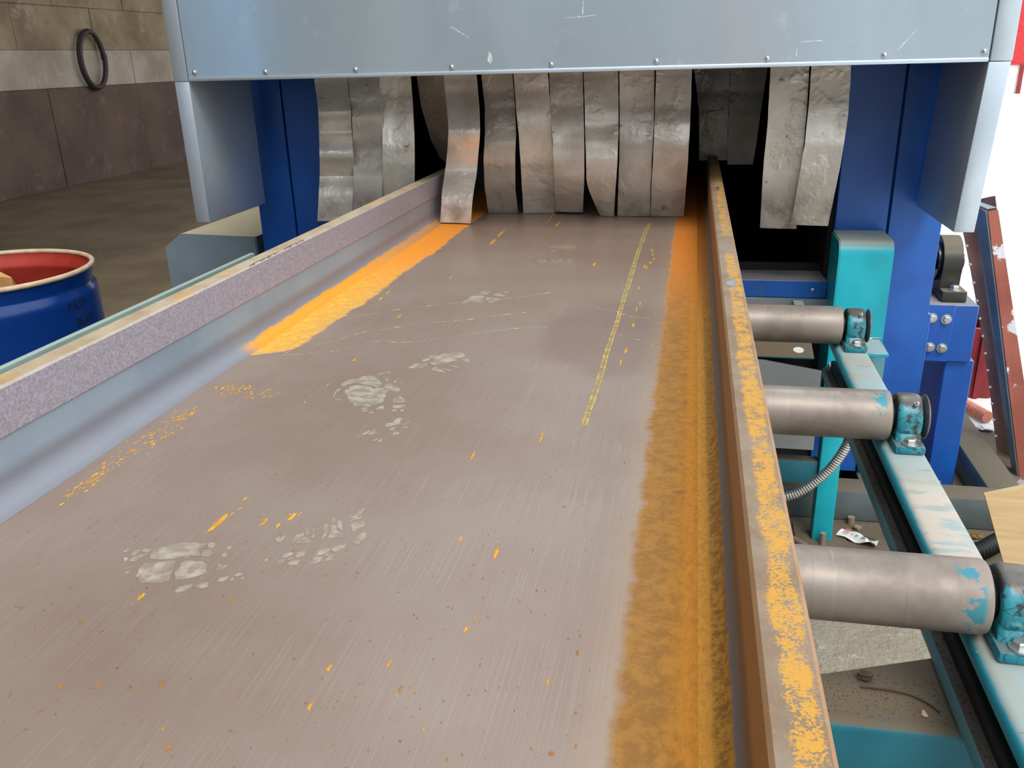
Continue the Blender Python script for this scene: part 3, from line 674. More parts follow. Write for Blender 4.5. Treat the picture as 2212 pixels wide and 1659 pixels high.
STRIPS=[[(-1.23, -1.116, 2.82, 1.4705), (-1.227, -1.114, 2.8159, 1.4425), (-1.221, -1.109, 2.8056, 1.4155), (-1.212, -1.101, 2.7869, 1.388), (-1.207, -1.097, 2.775, 1.3605), (-1.217, -1.105, 2.7919, 1.3315), (-1.229, -1.115, 2.8162, 1.3015), (-1.224, -1.11, 2.7994, 1.2735), (-1.216, -1.102, 2.775, 1.2475), (-1.217, -1.102, 2.7725, 1.2185), (-1.234, -1.117, 2.805, 1.1855), (-1.252, -1.133, 2.8375, 1.1515), (-1.248, -1.129, 2.8175, 1.1245), (-1.247, -1.128, 2.8044, 1.0965), (-1.25, -1.13, 2.8, 1.0665), (-1.255, -1.135, 2.8, 1.036), (-1.26, -1.139, 2.8, 1.0055)], [(-1.115, -1.008, 2.825, 1.4715), (-1.111, -1.004, 2.8156, 1.444), (-1.107, -1.0, 2.8075, 1.416), (-1.104, -0.997, 2.8013, 1.388), (-1.101, -0.995, 2.7925, 1.36), (-1.1, -0.994, 2.7869, 1.332), (-1.105, -1.0, 2.7962, 1.3025), (-1.111, -1.006, 2.8075, 1.2725), (-1.118, -1.012, 2.82, 1.242), (-1.118, -1.012, 2.8138, 1.213), (-1.117, -1.011, 2.805, 1.1845), (-1.115, -1.009, 2.7925, 1.156), (-1.118, -1.011, 2.79, 1.1265), (-1.122, -1.014, 2.7912, 1.0955), (-1.128, -1.019, 2.7975, 1.0645), (-1.133, -1.023, 2.8, 1.0335), (-1.137, -1.026, 2.8, 1.0015)], [(-1.005, -0.899, 2.82, 1.472), (-1.004, -0.899, 2.82, 1.4455), (-1.003, -0.899, 2.82, 1.4185), (-1.001, -0.897, 2.815, 1.3915), (-1.0, -0.896, 2.81, 1.365), (-0.999, -0.895, 2.805, 1.3375), (-0.999, -0.894, 2.8, 1.31), (-0.999, -0.893, 2.795, 1.283), (-0.999, -0.893, 2.79, 1.256), (-1.001, -0.895, 2.79, 1.228), (-1.003, -0.897, 2.79, 1.1995), (-1.007, -0.901, 2.795, 1.1705), (-1.011, -0.905, 2.8, 1.141), (-1.015, -0.909, 2.805, 1.1115), (-1.019, -0.913, 2.81, 1.0815), (-1.023, -0.917, 2.815, 1.0515), (-1.027, -0.921, 2.82, 1.0205)], [(-0.913, -0.815, 2.93, 1.4685), (-0.912, -0.814, 2.9325, 1.451), (-0.912, -0.813, 2.935, 1.434), (-0.911, -0.812, 2.9375, 1.4165), (-0.91, -0.811, 2.94, 1.399), (-0.911, -0.812, 2.9475, 1.381), (-0.911, -0.812, 2.955, 1.363), (-0.909, -0.813, 2.9625, 1.345), (-0.907, -0.813, 2.97, 1.3265), (-0.907, -0.816, 2.985, 1.3075), (-0.907, -0.818, 3.0, 1.2885), (-0.907, -0.82, 3.015, 1.2685), (-0.906, -0.823, 3.03, 1.2485), (-0.904, -0.831, 3.0525, 1.228), (-0.901, -0.838, 3.075, 1.207), (-0.899, -0.845, 3.0975, 1.1855), (-0.885, -0.852, 3.12, 1.1635)], [(-0.783, -0.676, 2.8, 1.4695), (-0.781, -0.673, 2.7956, 1.442), (-0.778, -0.671, 2.7912, 1.4145), (-0.773, -0.666, 2.7775, 1.387), (-0.767, -0.661, 2.76, 1.36), (-0.76, -0.656, 2.7388, 1.3335), (-0.755, -0.652, 2.72, 1.3065), (-0.759, -0.655, 2.7225, 1.2785), (-0.767, -0.663, 2.74, 1.2485), (-0.778, -0.672, 2.7619, 1.2175), (-0.785, -0.677, 2.7688, 1.1875), (-0.788, -0.679, 2.7575, 1.1595), (-0.787, -0.679, 2.73, 1.134), (-0.784, -0.678, 2.7025, 1.1085), (-0.783, -0.679, 2.6887, 1.0815), (-0.786, -0.681, 2.6846, 1.0525), (-0.789, -0.684, 2.682, 1.0235)], [(-0.672, -0.57, 2.85, 1.4685), (-0.67, -0.569, 2.85, 1.4425), (-0.668, -0.567, 2.85, 1.4155), (-0.664, -0.565, 2.845, 1.3895), (-0.662, -0.562, 2.84, 1.3625), (-0.661, -0.56, 2.83, 1.3365), (-0.659, -0.558, 2.82, 1.31), (-0.658, -0.556, 2.81, 1.2835), (-0.658, -0.556, 2.8, 1.2575), (-0.661, -0.558, 2.8, 1.2305), (-0.663, -0.559, 2.8, 1.2025), (-0.666, -0.563, 2.815, 1.1725), (-0.67, -0.566, 2.83, 1.1425), (-0.673, -0.57, 2.845, 1.1125), (-0.673, -0.571, 2.86, 1.0815), (-0.674, -0.571, 2.875, 1.0495), (-0.674, -0.571, 2.89, 1.0175)], [(-0.561, -0.452, 2.82, 1.4695), (-0.559, -0.45, 2.82, 1.4435), (-0.558, -0.449, 2.82, 1.4175), (-0.555, -0.446, 2.815, 1.3915), (-0.553, -0.444, 2.81, 1.365), (-0.55, -0.442, 2.805, 1.339), (-0.547, -0.44, 2.8, 1.313), (-0.544, -0.439, 2.8, 1.286), (-0.543, -0.438, 2.8, 1.259), (-0.543, -0.436, 2.805, 1.231), (-0.542, -0.435, 2.81, 1.203), (-0.544, -0.435, 2.825, 1.174), (-0.546, -0.437, 2.84, 1.144), (-0.548, -0.439, 2.855, 1.1135), (-0.549, -0.442, 2.87, 1.0825), (-0.551, -0.444, 2.8825, 1.0515), (-0.552, -0.446, 2.895, 1.0195)], [(-0.449, -0.344, 2.83, 1.47), (-0.448, -0.343, 2.825, 1.445), (-0.446, -0.342, 2.82, 1.419), (-0.445, -0.34, 2.815, 1.393), (-0.443, -0.339, 2.81, 1.367), (-0.441, -0.337, 2.8, 1.3415), (-0.438, -0.335, 2.79, 1.316), (-0.435, -0.333, 2.7825, 1.29), (-0.432, -0.332, 2.775, 1.264), (-0.431, -0.331, 2.7725, 1.2375), (-0.429, -0.331, 2.77, 1.211), (-0.43, -0.332, 2.78, 1.183), (-0.43, -0.333, 2.79, 1.154), (-0.433, -0.336, 2.81, 1.1235), (-0.435, -0.34, 2.83, 1.0925), (-0.439, -0.344, 2.855, 1.0605), (-0.442, -0.348, 2.88, 1.027)], [(-0.341, -0.235, 2.83, 1.47), (-0.34, -0.233, 2.825, 1.4435), (-0.338, -0.232, 2.82, 1.417), (-0.337, -0.231, 2.815, 1.3905), (-0.335, -0.23, 2.81, 1.364), (-0.334, -0.229, 2.805, 1.337), (-0.333, -0.228, 2.8, 1.3105), (-0.331, -0.227, 2.79, 1.284), (-0.329, -0.227, 2.78, 1.2575), (-0.327, -0.227, 2.775, 1.23), (-0.326, -0.227, 2.77, 1.203), (-0.326, -0.229, 2.7775, 1.1745), (-0.326, -0.231, 2.785, 1.145), (-0.321, -0.234, 2.7975, 1.115), (-0.311, -0.236, 2.81, 1.0845), (-0.3, -0.239, 2.8275, 1.0525), (-0.288, -0.241, 2.845, 1.0195)], [(-0.231, -0.124, 2.83, 1.47), (-0.23, -0.123, 2.83, 1.443), (-0.229, -0.123, 2.83, 1.417), (-0.229, -0.122, 2.83, 1.39), (-0.228, -0.121, 2.83, 1.363), (-0.227, -0.121, 2.825, 1.336), (-0.226, -0.12, 2.82, 1.3095), (-0.226, -0.121, 2.815, 1.2825), (-0.225, -0.121, 2.81, 1.2555), (-0.225, -0.122, 2.81, 1.2275), (-0.225, -0.123, 2.81, 1.1995), (-0.226, -0.123, 2.815, 1.171), (-0.227, -0.124, 2.82, 1.142), (-0.228, -0.125, 2.8275, 1.112), (-0.229, -0.125, 2.835, 1.082), (-0.23, -0.125, 2.8425, 1.0515), (-0.231, -0.125, 2.85, 1.0205)], [(-0.119, -0.011, 2.82, 1.4695), (-0.118, -0.011, 2.8175, 1.4435), (-0.118, -0.011, 2.815, 1.4175), (-0.118, -0.01, 2.8125, 1.3905), (-0.118, -0.01, 2.81, 1.3635), (-0.117, -0.01, 2.8, 1.3375), (-0.117, -0.01, 2.79, 1.311), (-0.117, -0.01, 2.785, 1.284), (-0.117, -0.011, 2.78, 1.257), (-0.118, -0.011, 2.785, 1.229), (-0.118, -0.011, 2.79, 1.2005), (-0.12, -0.012, 2.8, 1.171), (-0.121, -0.013, 2.81, 1.1415), (-0.122, -0.014, 2.82, 1.111), (-0.122, -0.015, 2.83, 1.0805), (-0.123, -0.016, 2.8375, 1.05), (-0.123, -0.017, 2.845, 1.019)], [(-0.007, 0.118, 3.32, 1.461), (-0.003, 0.118, 3.32, 1.442), (0.0, 0.119, 3.32, 1.4225), (0.004, 0.12, 3.32, 1.4035), (0.007, 0.121, 3.32, 1.3835), (0.01, 0.121, 3.3175, 1.3645), (0.013, 0.121, 3.315, 1.3445), (0.016, 0.121, 3.3125, 1.3255), (0.019, 0.121, 3.31, 1.3055), (0.02, 0.122, 3.31, 1.286), (0.021, 0.122, 3.31, 1.266), (0.022, 0.122, 3.31, 1.246), (0.023, 0.123, 3.31, 1.226), (0.024, 0.124, 3.31, 1.206), (0.025, 0.125, 3.31, 1.1855), (0.026, 0.126, 3.31, 1.165), (0.027, 0.127, 3.31, 1.145)], [(0.119, 0.246, 3.33, 1.461), (0.12, 0.245, 3.33, 1.441), (0.121, 0.243, 3.33, 1.4205), (0.122, 0.241, 3.33, 1.4005), (0.122, 0.24, 3.33, 1.38), (0.123, 0.238, 3.3275, 1.3595), (0.123, 0.236, 3.325, 1.339), (0.123, 0.234, 3.3225, 1.319), (0.123, 0.232, 3.32, 1.298), (0.123, 0.231, 3.32, 1.277), (0.124, 0.23, 3.32, 1.256), (0.125, 0.228, 3.32, 1.235), (0.125, 0.227, 3.32, 1.214), (0.126, 0.225, 3.32, 1.193), (0.127, 0.223, 3.32, 1.1715), (0.128, 0.221, 3.32, 1.15), (0.129, 0.219, 3.32, 1.1285)], [(0.217, 0.327, 2.82, 1.4705), (0.218, 0.328, 2.8181, 1.4425), (0.218, 0.329, 2.8163, 1.414), (0.219, 0.329, 2.8144, 1.3855), (0.219, 0.33, 2.8125, 1.3565), (0.22, 0.33, 2.8106, 1.3275), (0.22, 0.329, 2.8075, 1.2985), (0.219, 0.329, 2.8037, 1.2695), (0.218, 0.328, 2.8, 1.24), (0.217, 0.328, 2.8, 1.21), (0.217, 0.327, 2.8, 1.18), (0.217, 0.327, 2.8013, 1.15), (0.218, 0.328, 2.805, 1.1185), (0.219, 0.329, 2.8087, 1.087), (0.22, 0.329, 2.8125, 1.0555), (0.221, 0.33, 2.8163, 1.0235), (0.222, 0.331, 2.82, 0.9905)], [(0.331, 0.441, 2.8, 1.468), (0.331, 0.442, 2.7981, 1.4405), (0.332, 0.443, 2.7962, 1.4135), (0.332, 0.443, 2.7931, 1.3855), (0.332, 0.443, 2.7875, 1.3585), (0.331, 0.443, 2.7819, 1.331), (0.33, 0.441, 2.7762, 1.303), (0.329, 0.439, 2.7706, 1.2755), (0.328, 0.437, 2.765, 1.2475), (0.325, 0.435, 2.7631, 1.219), (0.323, 0.433, 2.7612, 1.19), (0.321, 0.43, 2.7612, 1.161), (0.319, 0.428, 2.765, 1.1315), (0.317, 0.425, 2.7687, 1.1015), (0.315, 0.423, 2.7725, 1.0705), (0.313, 0.42, 2.7763, 1.0395), (0.31, 0.418, 2.78, 1.0085)]]
HOOD_SCREWS=[(-1.442, 1.501), (-1.217, 1.497), (-0.942, 1.497), (-0.661, 1.497), (-0.383, 1.497), (-0.103, 1.498), (0.179, 1.497), (0.462, 1.498), (0.693, 1.5)]
# ================================================================== THE SETTING
struct(box('floor', (-9.0, -12.0, -0.2), (-1.0, 30.0, 0.0), 'floor_in'))
ap = box('floor_apron', (-1.0, -12.0, -0.2), (1.1, 4.6, 0.0), 'apron')
struct(ap)
box('dusty_pad', (-0.9, 2.30, 0.0), (1.45, 3.62, 0.004), 'dusty_pad', ap)
struct(box('ground_yard', (1.1, -30.0, -0.2), (70.0, 80.0, 0.0), 'yard'))
struct(box('ground_side', (-1.0, 4.6, -0.2), (1.1, 80.0, 0.0), 'yard'))
struct(box('unseen_roof', (-9.0, -9.0, 6.0), (-2.3, 30.0, 6.15), 'shed_dark'))  # unseen roof; its edge is placed to shade the left side
struct(box('wall_back', (-8.48, 28.8, 0.0), (-2.3, 29.0, 6.0), 'shed_dark'))
wf = struct(box('added_wall', (-7.1, -9.2, 0.0), (14.0, -9.0, 5.0), 'added_wall_grey'))  # added unseen wall behind the camera, darkens the hood's reflection
box('added_wall_pier', (-9.0, -9.2, 0.0), (-8.05, -9.0, 5.0), 'added_wall_grey', wf)  # added too; the gap beside it gives the hood a streak
box('added_wall_head', (-8.05, -9.2, 4.2), (-7.1, -9.0, 5.0), 'added_wall_grey', wf)  # closes the top of that gap in the added wall
struct(box('blue_streak_board', (-16.0, -14.2, 0.0), (-6.0, -14.0, 5.0), 'streak_blue'))  # added unseen blue board, tints the reflected streak on the hood
struct(box('ground_rear', (-20.0, -30.0, -0.2), (1.1, -12.0, 0.0), 'yard'))
struct(box('pink_streak_board', (0.35, -9.0, 0.0), (0.95, -8.95, 3.6), 'streak_pink'))  # added unseen pink board, reflected as a streak on the hood
wall = struct(box('wall_left', (-8.75, -9.0, 0.0), (-8.48, 29.0, 6.0), 'wall_low'))
rw = random.Random(3)
for k in range(11):                                   # brown dado panels, plaster band, blocks above
    y0 = 6.6 + k * 2.0
    box('dado_panel', (-8.48, y0 + 0.004, 0.0), (-8.40 + rw.uniform(-.006, .006), y0 + 1.996, 1.28), 'wall_low', wall, 0.006)
    box('plaster_panel', (-8.48, y0 + 0.002, 1.283), (-8.425 + rw.uniform(-.004, .004), y0 + 1.998, 1.762), 'wall_mid', wall, 0.005)
for j in range(3):
    for k in range(14):
        y0 = 5.6 + k * 1.55 + (0.8 if j % 2 else 0)
        box('wall_block', (-8.48, y0 + 0.003, 1.764 + j * 0.55), (-8.43 + rw.uniform(-.005, .005), y0 + 1.547, 2.311 + j * 0.55), 'wall_up', wall, 0.006)
# the building across the yard
bld = thing('warehouse', (20, 31, 0), 'far building with white base and red cladding across the bright yard', 'building')
box('white_base', (9.0, 31.0, 0.0), (40.0, 40.0, 0.85), 'white_wall', bld)
box('red_cladding', (9.0, 30.95, 0.85), (40.0, 40.0, 7.0), 'red_wall', bld)
box('door_post', (9.83, 30.9, 0.0), (9.95, 30.95, 0.85), 'red', bld)

# ================================================================== STEEL BEAM ON THE CONVEYOR
beam = thing('steel_beam', (-0.377, 1.4, 0.857), 'long rusty steel H-beam lying flat on the rollers', 'beam')
Y0, Y1 = -1.0, 4.3
box('web', (-0.790, Y0, 1.000), (0.036, Y1, 1.019), 'web', beam, label='flat mauve-grey web with rust along both roots')
def flange_profile(s, xin, xout, step):
    """s=+1: web lies towards +X (left flange). returns closed XZ outline"""
    r = 0.030
    P = []
    P.append((xout, 1.159)); P.append((xout + s * 0.003, 1.162))
    P.append((xin - s * 0.003, 1.162)); P.append((xin, 1.159))
    if step:
        P += [(xin, 1.102), (xin - s * 0.0018, 1.099)]
        xin = xin - s * 0.0018
    for k in range(9):
        a = math.pi / 2 * k / 8
        P.append((xin + s * (r - r * math.cos(a)), 1.0192 + r - r * math.sin(a)))
    for k in range(9):
        a = math.pi / 2 * (1 - k / 8)
        P.append((xin + s * (r - r * math.cos(a)), 0.9998 - r + r * math.sin(a)))
    P += [(xin, 0.860), (xin - s * 0.003, 0.857), (xout + s * 0.003, 0.857), (xout, 0.860)]
    return P
prism('flange', flange_profile(1, -0.810, -0.846, True), 'Y', Y0, Y1, 'flange_l', beam, 25, 'blue-grey left flange with pitted mauve upper band')
prism('flange', flange_profile(-1, 0.0555, 0.092, False), 'Y', Y0, Y1, 'flange_r', beam, 25, 'brown right flange with ochre speckled top edge')

def patches(name, polys, mat, parent, z=1.0192, th=0.0003, label=None, jag=0.0, kind=None):
    bm = bmesh.new()
    rr = random.Random(5)
    for p in polys:
        if jag:
            q = []
            for i, a in enumerate(p):
                b = p[(i + 1) % len(p)]
                q.append(a)
                L = math.hypot(b[0] - a[0], b[1] - a[1])
                n = max(1, int(L / 0.006))
                for j in range(1, n):
                    t = j / n
                    o = rr.uniform(-1, 1) * min(jag, L * 0.12)
                    q.append((a[0] + (b[0] - a[0]) * t - (b[1] - a[1]) / L * o, a[1] + (b[1] - a[1]) * t + (b[0] - a[0]) / L * o))
            p = q
        A = [bm.verts.new((x, y, z)) for x, y in p]
        B = [bm.verts.new((x, y, z + th)) for x, y in p]
        n = len(p)
        for i in range(n):
            bm.faces.new((A[i], A[(i + 1) % n], B[(i + 1) % n], B[i]))
        bm.faces.new(B)
    o = obj(name, bm, mat, parent, None, label)
    if kind:
        o['kind'] = kind
    return o
patches('boot_print', PRINT_HEEL, 'dustprint', beam, label='pale dusty heel print nearest the viewer', jag=0.0016, kind='stuff')
patches('boot_print', PRINT_TOE, 'dustprint', beam, label='pale dusty sole print beside the heel print', jag=0.0014, kind='stuff')
patches('boot_print', PRINT_MID, 'dustprint', beam, label='smeared dusty boot print halfway along the web', jag=0.002, kind='stuff')
patches('boot_print', PRINT_MID_TIP, 'dustprint', beam, label='pale dusty toe print beyond the smeared one', jag=0.002, kind='stuff')
patches('boot_print', PRINT_FAR, 'dustprint', beam, label='dusty print near the end of a dried drip', jag=0.003, kind='stuff')
patches('boot_print', PRINT_FARTHEST, 'dustprint_faint', beam, label='faint dusty print close to the curtain', jag=0.003, kind='stuff')

def ribbon(bm, L, R, z, th, sub=8, jag=0.0008, seed=1, gap=0.0):
    rr = random.Random(seed)
    pts = []
    for i in range(len(L) - 1):
        for j in range(sub):
            t = j / sub
            a = [L[i][k] + (L[i + 1][k] - L[i][k]) * t for k in (0, 1)]
            b = [R[i][k] + (R[i + 1][k] - R[i][k]) * t for k in (0, 1)]
            a[0] += rr.uniform(-jag, jag)
            b[0] += rr.uniform(-jag, jag)
            pts.append((a, b))
    prev = None
    for a, b in pts:
        cur = (bm.verts.new((a[0], a[1], z + th)), bm.verts.new((b[0], b[1], z + th)))
        if prev and rr.random() >= gap:
            bm.faces.new((prev[0], prev[1], cur[1], cur[0]))
        prev = cur
stripe_bm = bmesh.new()
ribbon(stripe_bm, STRIPE_L, STRIPE_R, 1.0192, 0.0002, 10)
stripe = obj('marking_stripe', stripe_bm, 'stripe', beam, None, 'narrow yellowish paint stripe along the web')
for s, E0 in ((1, STRIPE_L), (-1, STRIPE_R)):
    b_ = bmesh.new()
    inn = [(x + s * 0.0022, y) for x, y in E0]
    ribbon(b_, E0, inn, 1.0192, 0.0004, 14, 0.0007, 3 + s, 0.12)
    obj('stripe_edge', b_, 'stripe_edge', stripe)
for li, ln in enumerate(DRIPS + DRIPS2):
    b_ = bmesh.new()
    P = smooth_path([(x, y, 0) for x, y in ln], 14)
    rr = random.Random(li)
    L, R = [], []
    for p in P:
        w = rr.uniform(0.0004, 0.0022) + (0.003 if rr.random() < 0.08 else 0)
        o = rr.uniform(-0.002, 0.002)
        L.append((p.x + o, p.y - w + o))
        R.append((p.x + o, p.y + w + o))
    ribbon(b_, L, R, 1.0192, 0.0003, 1, 0.0, li, 0.28)
    obj('dried_drip', b_, 'drip', beam, None, 'thin pale dried water line')
def blob(bm, x, y, ly, wx, z, h, rr, n=9):
    tip = bm.verts.new((x + rr.uniform(-.2, .2) * wx, y, z + h))
    ring = []
    for k in range(n):
        a = 2 * math.pi * k / n
        q = rr.uniform(0.6, 1.1)
        ring.append(bm.verts.new((x + math.cos(a) * wx / 2 * q, y + math.sin(a) * ly / 2 * q, z)))
    for k in range(n):
        bm.faces.new((ring[k], ring[(k + 1) % n], tip))
rr = random.Random(11)
fb = bmesh.new()
for x, y, ly, wx in FLECKS:
    blob(fb, x, y, ly, wx, 1.0192, 0.0007, rr, 12)
    for _ in range(3):
        blob(fb, x + rr.uniform(-1, 1) * wx, y + rr.uniform(-1, 1) * ly, ly * 0.25, wx * 0.3, 1.0192, 0.0005, rr)
for x, y, ly, wx in [(-0.742, 1.02, 0.10, 0.030), (-0.752, 0.93, 0.09, 0.022), (-0.748, 0.86, 0.06, 0.016), (-0.744, 1.10, 0.05, 0.016), (-0.69, 1.19, 0.03, 0.07), (-0.72, 1.21, 0.02, 0.05)]:
    for _ in range(46):
        blob(fb, x + rr.gauss(0, wx * 0.42), y + rr.gauss(0, ly * 0.36), rr.uniform(.002, .012), rr.uniform(.001, .004), 1.0192, 0.0004, rr, 6)
o = obj('rust_fleck', fb, 'fleck', beam)
o['kind'] = 'stuff'
sb = bmesh.new()
for _ in range(420):
    x, y = rr.uniform(-0.72, -0.06), 0.32 + abs(rr.gauss(0, 0.42))
    s = rr.uniform(0.0008, 0.0024) * (2.0 if rr.random() < 0.08 else 1)
    blob(sb, x, y, s * rr.uniform(1.2, 3), s, 1.0192, 0.0004, rr, 6)
o = obj('rust_speck', sb, 'fleck_brown', beam)
o['kind'] = 'stuff'
# bright worn spots on the flange edges
for wp in ([(0.064, 1.41), (0.072, 1.395), (0.080, 1.405), (0.079, 1.45), (0.070, 1.455)], [(0.070, 2.46), (0.078, 2.45), (0.079, 2.52), (0.072, 2.53)],
           [(-0.817, 1.50), (-0.812, 1.47), (-0.812, 1.60), (-0.815, 1.57)], [(-0.815, 1.64), (-0.812, 1.62), (-0.812, 1.72), (-0.814, 1.70)]):
    patches('worn_spot', [wp], 'bare', beam, 1.1622, 0.0003, 'bright bare steel rub on the flange edge', 0.002)

# ================================================================== ROLLER CONVEYOR
conv = thing('roller_conveyor', (-0.377, 1.0, 0.0), 'teal steel conveyor frame with dusty rails under the beam', 'conveyor')
def channel(s, xo, xi):
    """C-section rail; xo outer web side, xi inner flange tips; closed XZ outline"""
    d = 1 if xi > xo else -1
    t = 0.017
    P = [(xo + d * 0.012, 0.75), (xi - d * 0.016, 0.75), (xi - d * 0.0100, 0.7488), (xi - d * 0.0047, 0.7453), (xi - d * 0.0012, 0.740), (xi, 0.734), (xi, 0.727), (xi - d * 0.003, 0.724),
         (xo + d * 0.012, 0.724), (xo + d * 0.012, 0.640), (xi - d * 0.002, 0.640), (xi, 0.636), (xi, 0.613), (xi - d * 0.003, 0.610),
         (xo, 0.610), (xo, 0.738), (xo + d * 0.003, 0.746)]
    return P
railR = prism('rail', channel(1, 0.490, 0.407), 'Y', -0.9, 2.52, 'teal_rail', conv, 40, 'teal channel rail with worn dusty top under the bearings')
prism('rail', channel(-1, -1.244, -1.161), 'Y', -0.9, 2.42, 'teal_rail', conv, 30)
box('side_guard', (-1.262, -0.9, 0.62), (-1.2445, 2.30, 1.0015), 'guard', conv, 0.004, 2, 'pale teal guard plate beyond the left flange')
box('dark_strip', (0.424, -0.9, 0.641), (0.4775, 2.5, 0.668), 'black', railR, 0.004, 2)  # dark strip along the inside of the channel
bm = bmesh.new()
rg = random.Random(21)
for _ in range(500):
    x, y, s = rg.uniform(0.410, 0.4235), rg.uniform(0.4, 2.2), rg.uniform(0.001, 0.0032)
    blob(bm, x, y, s * 2, s * 2, 0.6402, s * 0.9, rg, 5)
o = obj('grit', bm, 'stone', railR)
o['kind'] = 'stuff'
# the rail's end plate and its stub
ep = prism('end_plate', [(0.4905, 0.735), (0.556, 0.735), (0.574, 0.700), (0.574, 0.598), (0.4905, 0.598)], 'Y', 2.512, 2.522, 'teal_rail', conv, None, 'pale chamfered plate at the rail end')
box('stub', (0.4905, 2.38, 0.722), (0.552, 2.511, 0.733), 'teal_rail', ep, 0.002)
hexbolt('bolt', (0.525, 2.505, 0.733), (0, 0, 1), 0.006, 0.006, ep, washer=False)
for (lx, ly) in ((0.442, 2.60), (0.442, 0.10), (-1.26, 2.35), (-1.26, 0.10)):
    lg = box('leg', (lx, ly, 0.0085), (lx + 0.062, ly + 0.06, 0.607), 'teal', conv, 0.004, 2)
    box('foot_plate', (lx - 0.05, ly - 0.05, 0.0042), (lx + 0.11, ly + 0.11, 0.010), 'dusty_pad', lg)
    cyl('anchor_bolt', (lx + 0.03, ly - 0.026, 0.010), (lx + 0.03, ly - 0.026, 0.052), 0.009, 'cable', lg, 12)
box('cross_beam', (-1.19, 2.615, 0.205), (0.4415, 2.66, 0.285), 'teal_dusty', conv, 0.004, 2)
box('cross_beam', (-1.19, 0.12, 0.30), (0.4415, 0.165, 0.38), 'teal_dusty', conv, 0.004, 2)
# sheet cover over the chain drive, between the rails
P = [(-0.30, 1.081), (0.470, 1.078), (0.4735, 1.200), (0.468, 1.232), (0.452, 1.243), (0.426, 1.244), (0.240, 1.173), (-0.30, 0.995 + 0.09)]
cov = thing('drive_cover', (0.2, 1.1, 0.45), 'teal sheet cover under the rollers with dirt on its top', 'cover')
bm = bmesh.new()
add_prism(bm, P, 'Z', 0.595, 0.600)
prof = [(1.078, 0.600)]
obj('top_sheet', bm, 'teal_dusty', cov, None, 'dusty brown top')
R_ = 0.014
pr = [(1.081, 0.6003)]
for k in range(7):
    a = math.pi / 2 * k / 6
    pr.append((1.081 - R_ * math.sin(a), 0.6003 - R_ + R_ * math.cos(a)))
pr += [(1.067, 0.507), (1.071, 0.507), (1.071, 0.585), (1.081, 0.5945)]
prism('front_sheet', pr, 'X', -0.30, 0.470, 'teal_dusty', cov, 40)
bm = bmesh.new()
add_prism(bm, [(0.430, 0.5), (0.4665, 0.5), (0.4665, 0.594), (0.430, 0.594)], 'Y', 1.085, 1.225)
obj('side_bracket', bm, 'teal', cov)
# gussets carrying the cover from the rail
box('hanger', (0.425, 1.10, 0.6005), (0.440, 1.13, 0.6095), 'teal', cov)

# rollers ---------------------------------------------------------------
def make_roller():
    t = thing('conveyor_roller', (0, 0, 0), '', 'roller', 'conveyor rollers under the beam')
    bm = bmesh.new()
    R = 0.052
    n = 48
    prof = [(-1.170, R - 0.004), (-1.167, R - 0.001), (-1.163, R)] + [(-1.163 + i * 1.582 / 24, R) for i in range(1, 24)] + [(0.417, R), (0.4205, R - 0.0015), (0.422, R - 0.005)]
    rings = [[bm.verts.new((x, r * math.cos(2 * math.pi * k / n), r * math.sin(2 * math.pi * k / n))) for k in range(n)] for x, r in prof]
    for a, b in zip(rings, rings[1:]):
        for k in range(n):
            bm.faces.new((a[k], a[(k + 1) % n], b[(k + 1) % n], b[k]))
    obj('tube', bm, 'roller', t, 40)
    cyl('end_plate', (0.409, 0, 0), (0.4195, 0, 0), 0.0475, 'grease', t, 40)
    cyl('end_plate', (-1.168, 0, 0), (-1.158, 0, 0), 0.0475, 'grease', t, 40)
    bm = bmesh.new()
    add_cyl(bm, (0.419, 0, 0), (0.4285, 0, 0), 0.036, 32, 0.034)
    obj('seal', bm, 'grease', t, 40)
    bm = bmesh.new()
    add_cyl(bm, (-1.1745, 0, 0), (0.4275, 0, 0), 0.0165, 24)
    obj('shaft', bm, 'grease', t, 40)
    return t
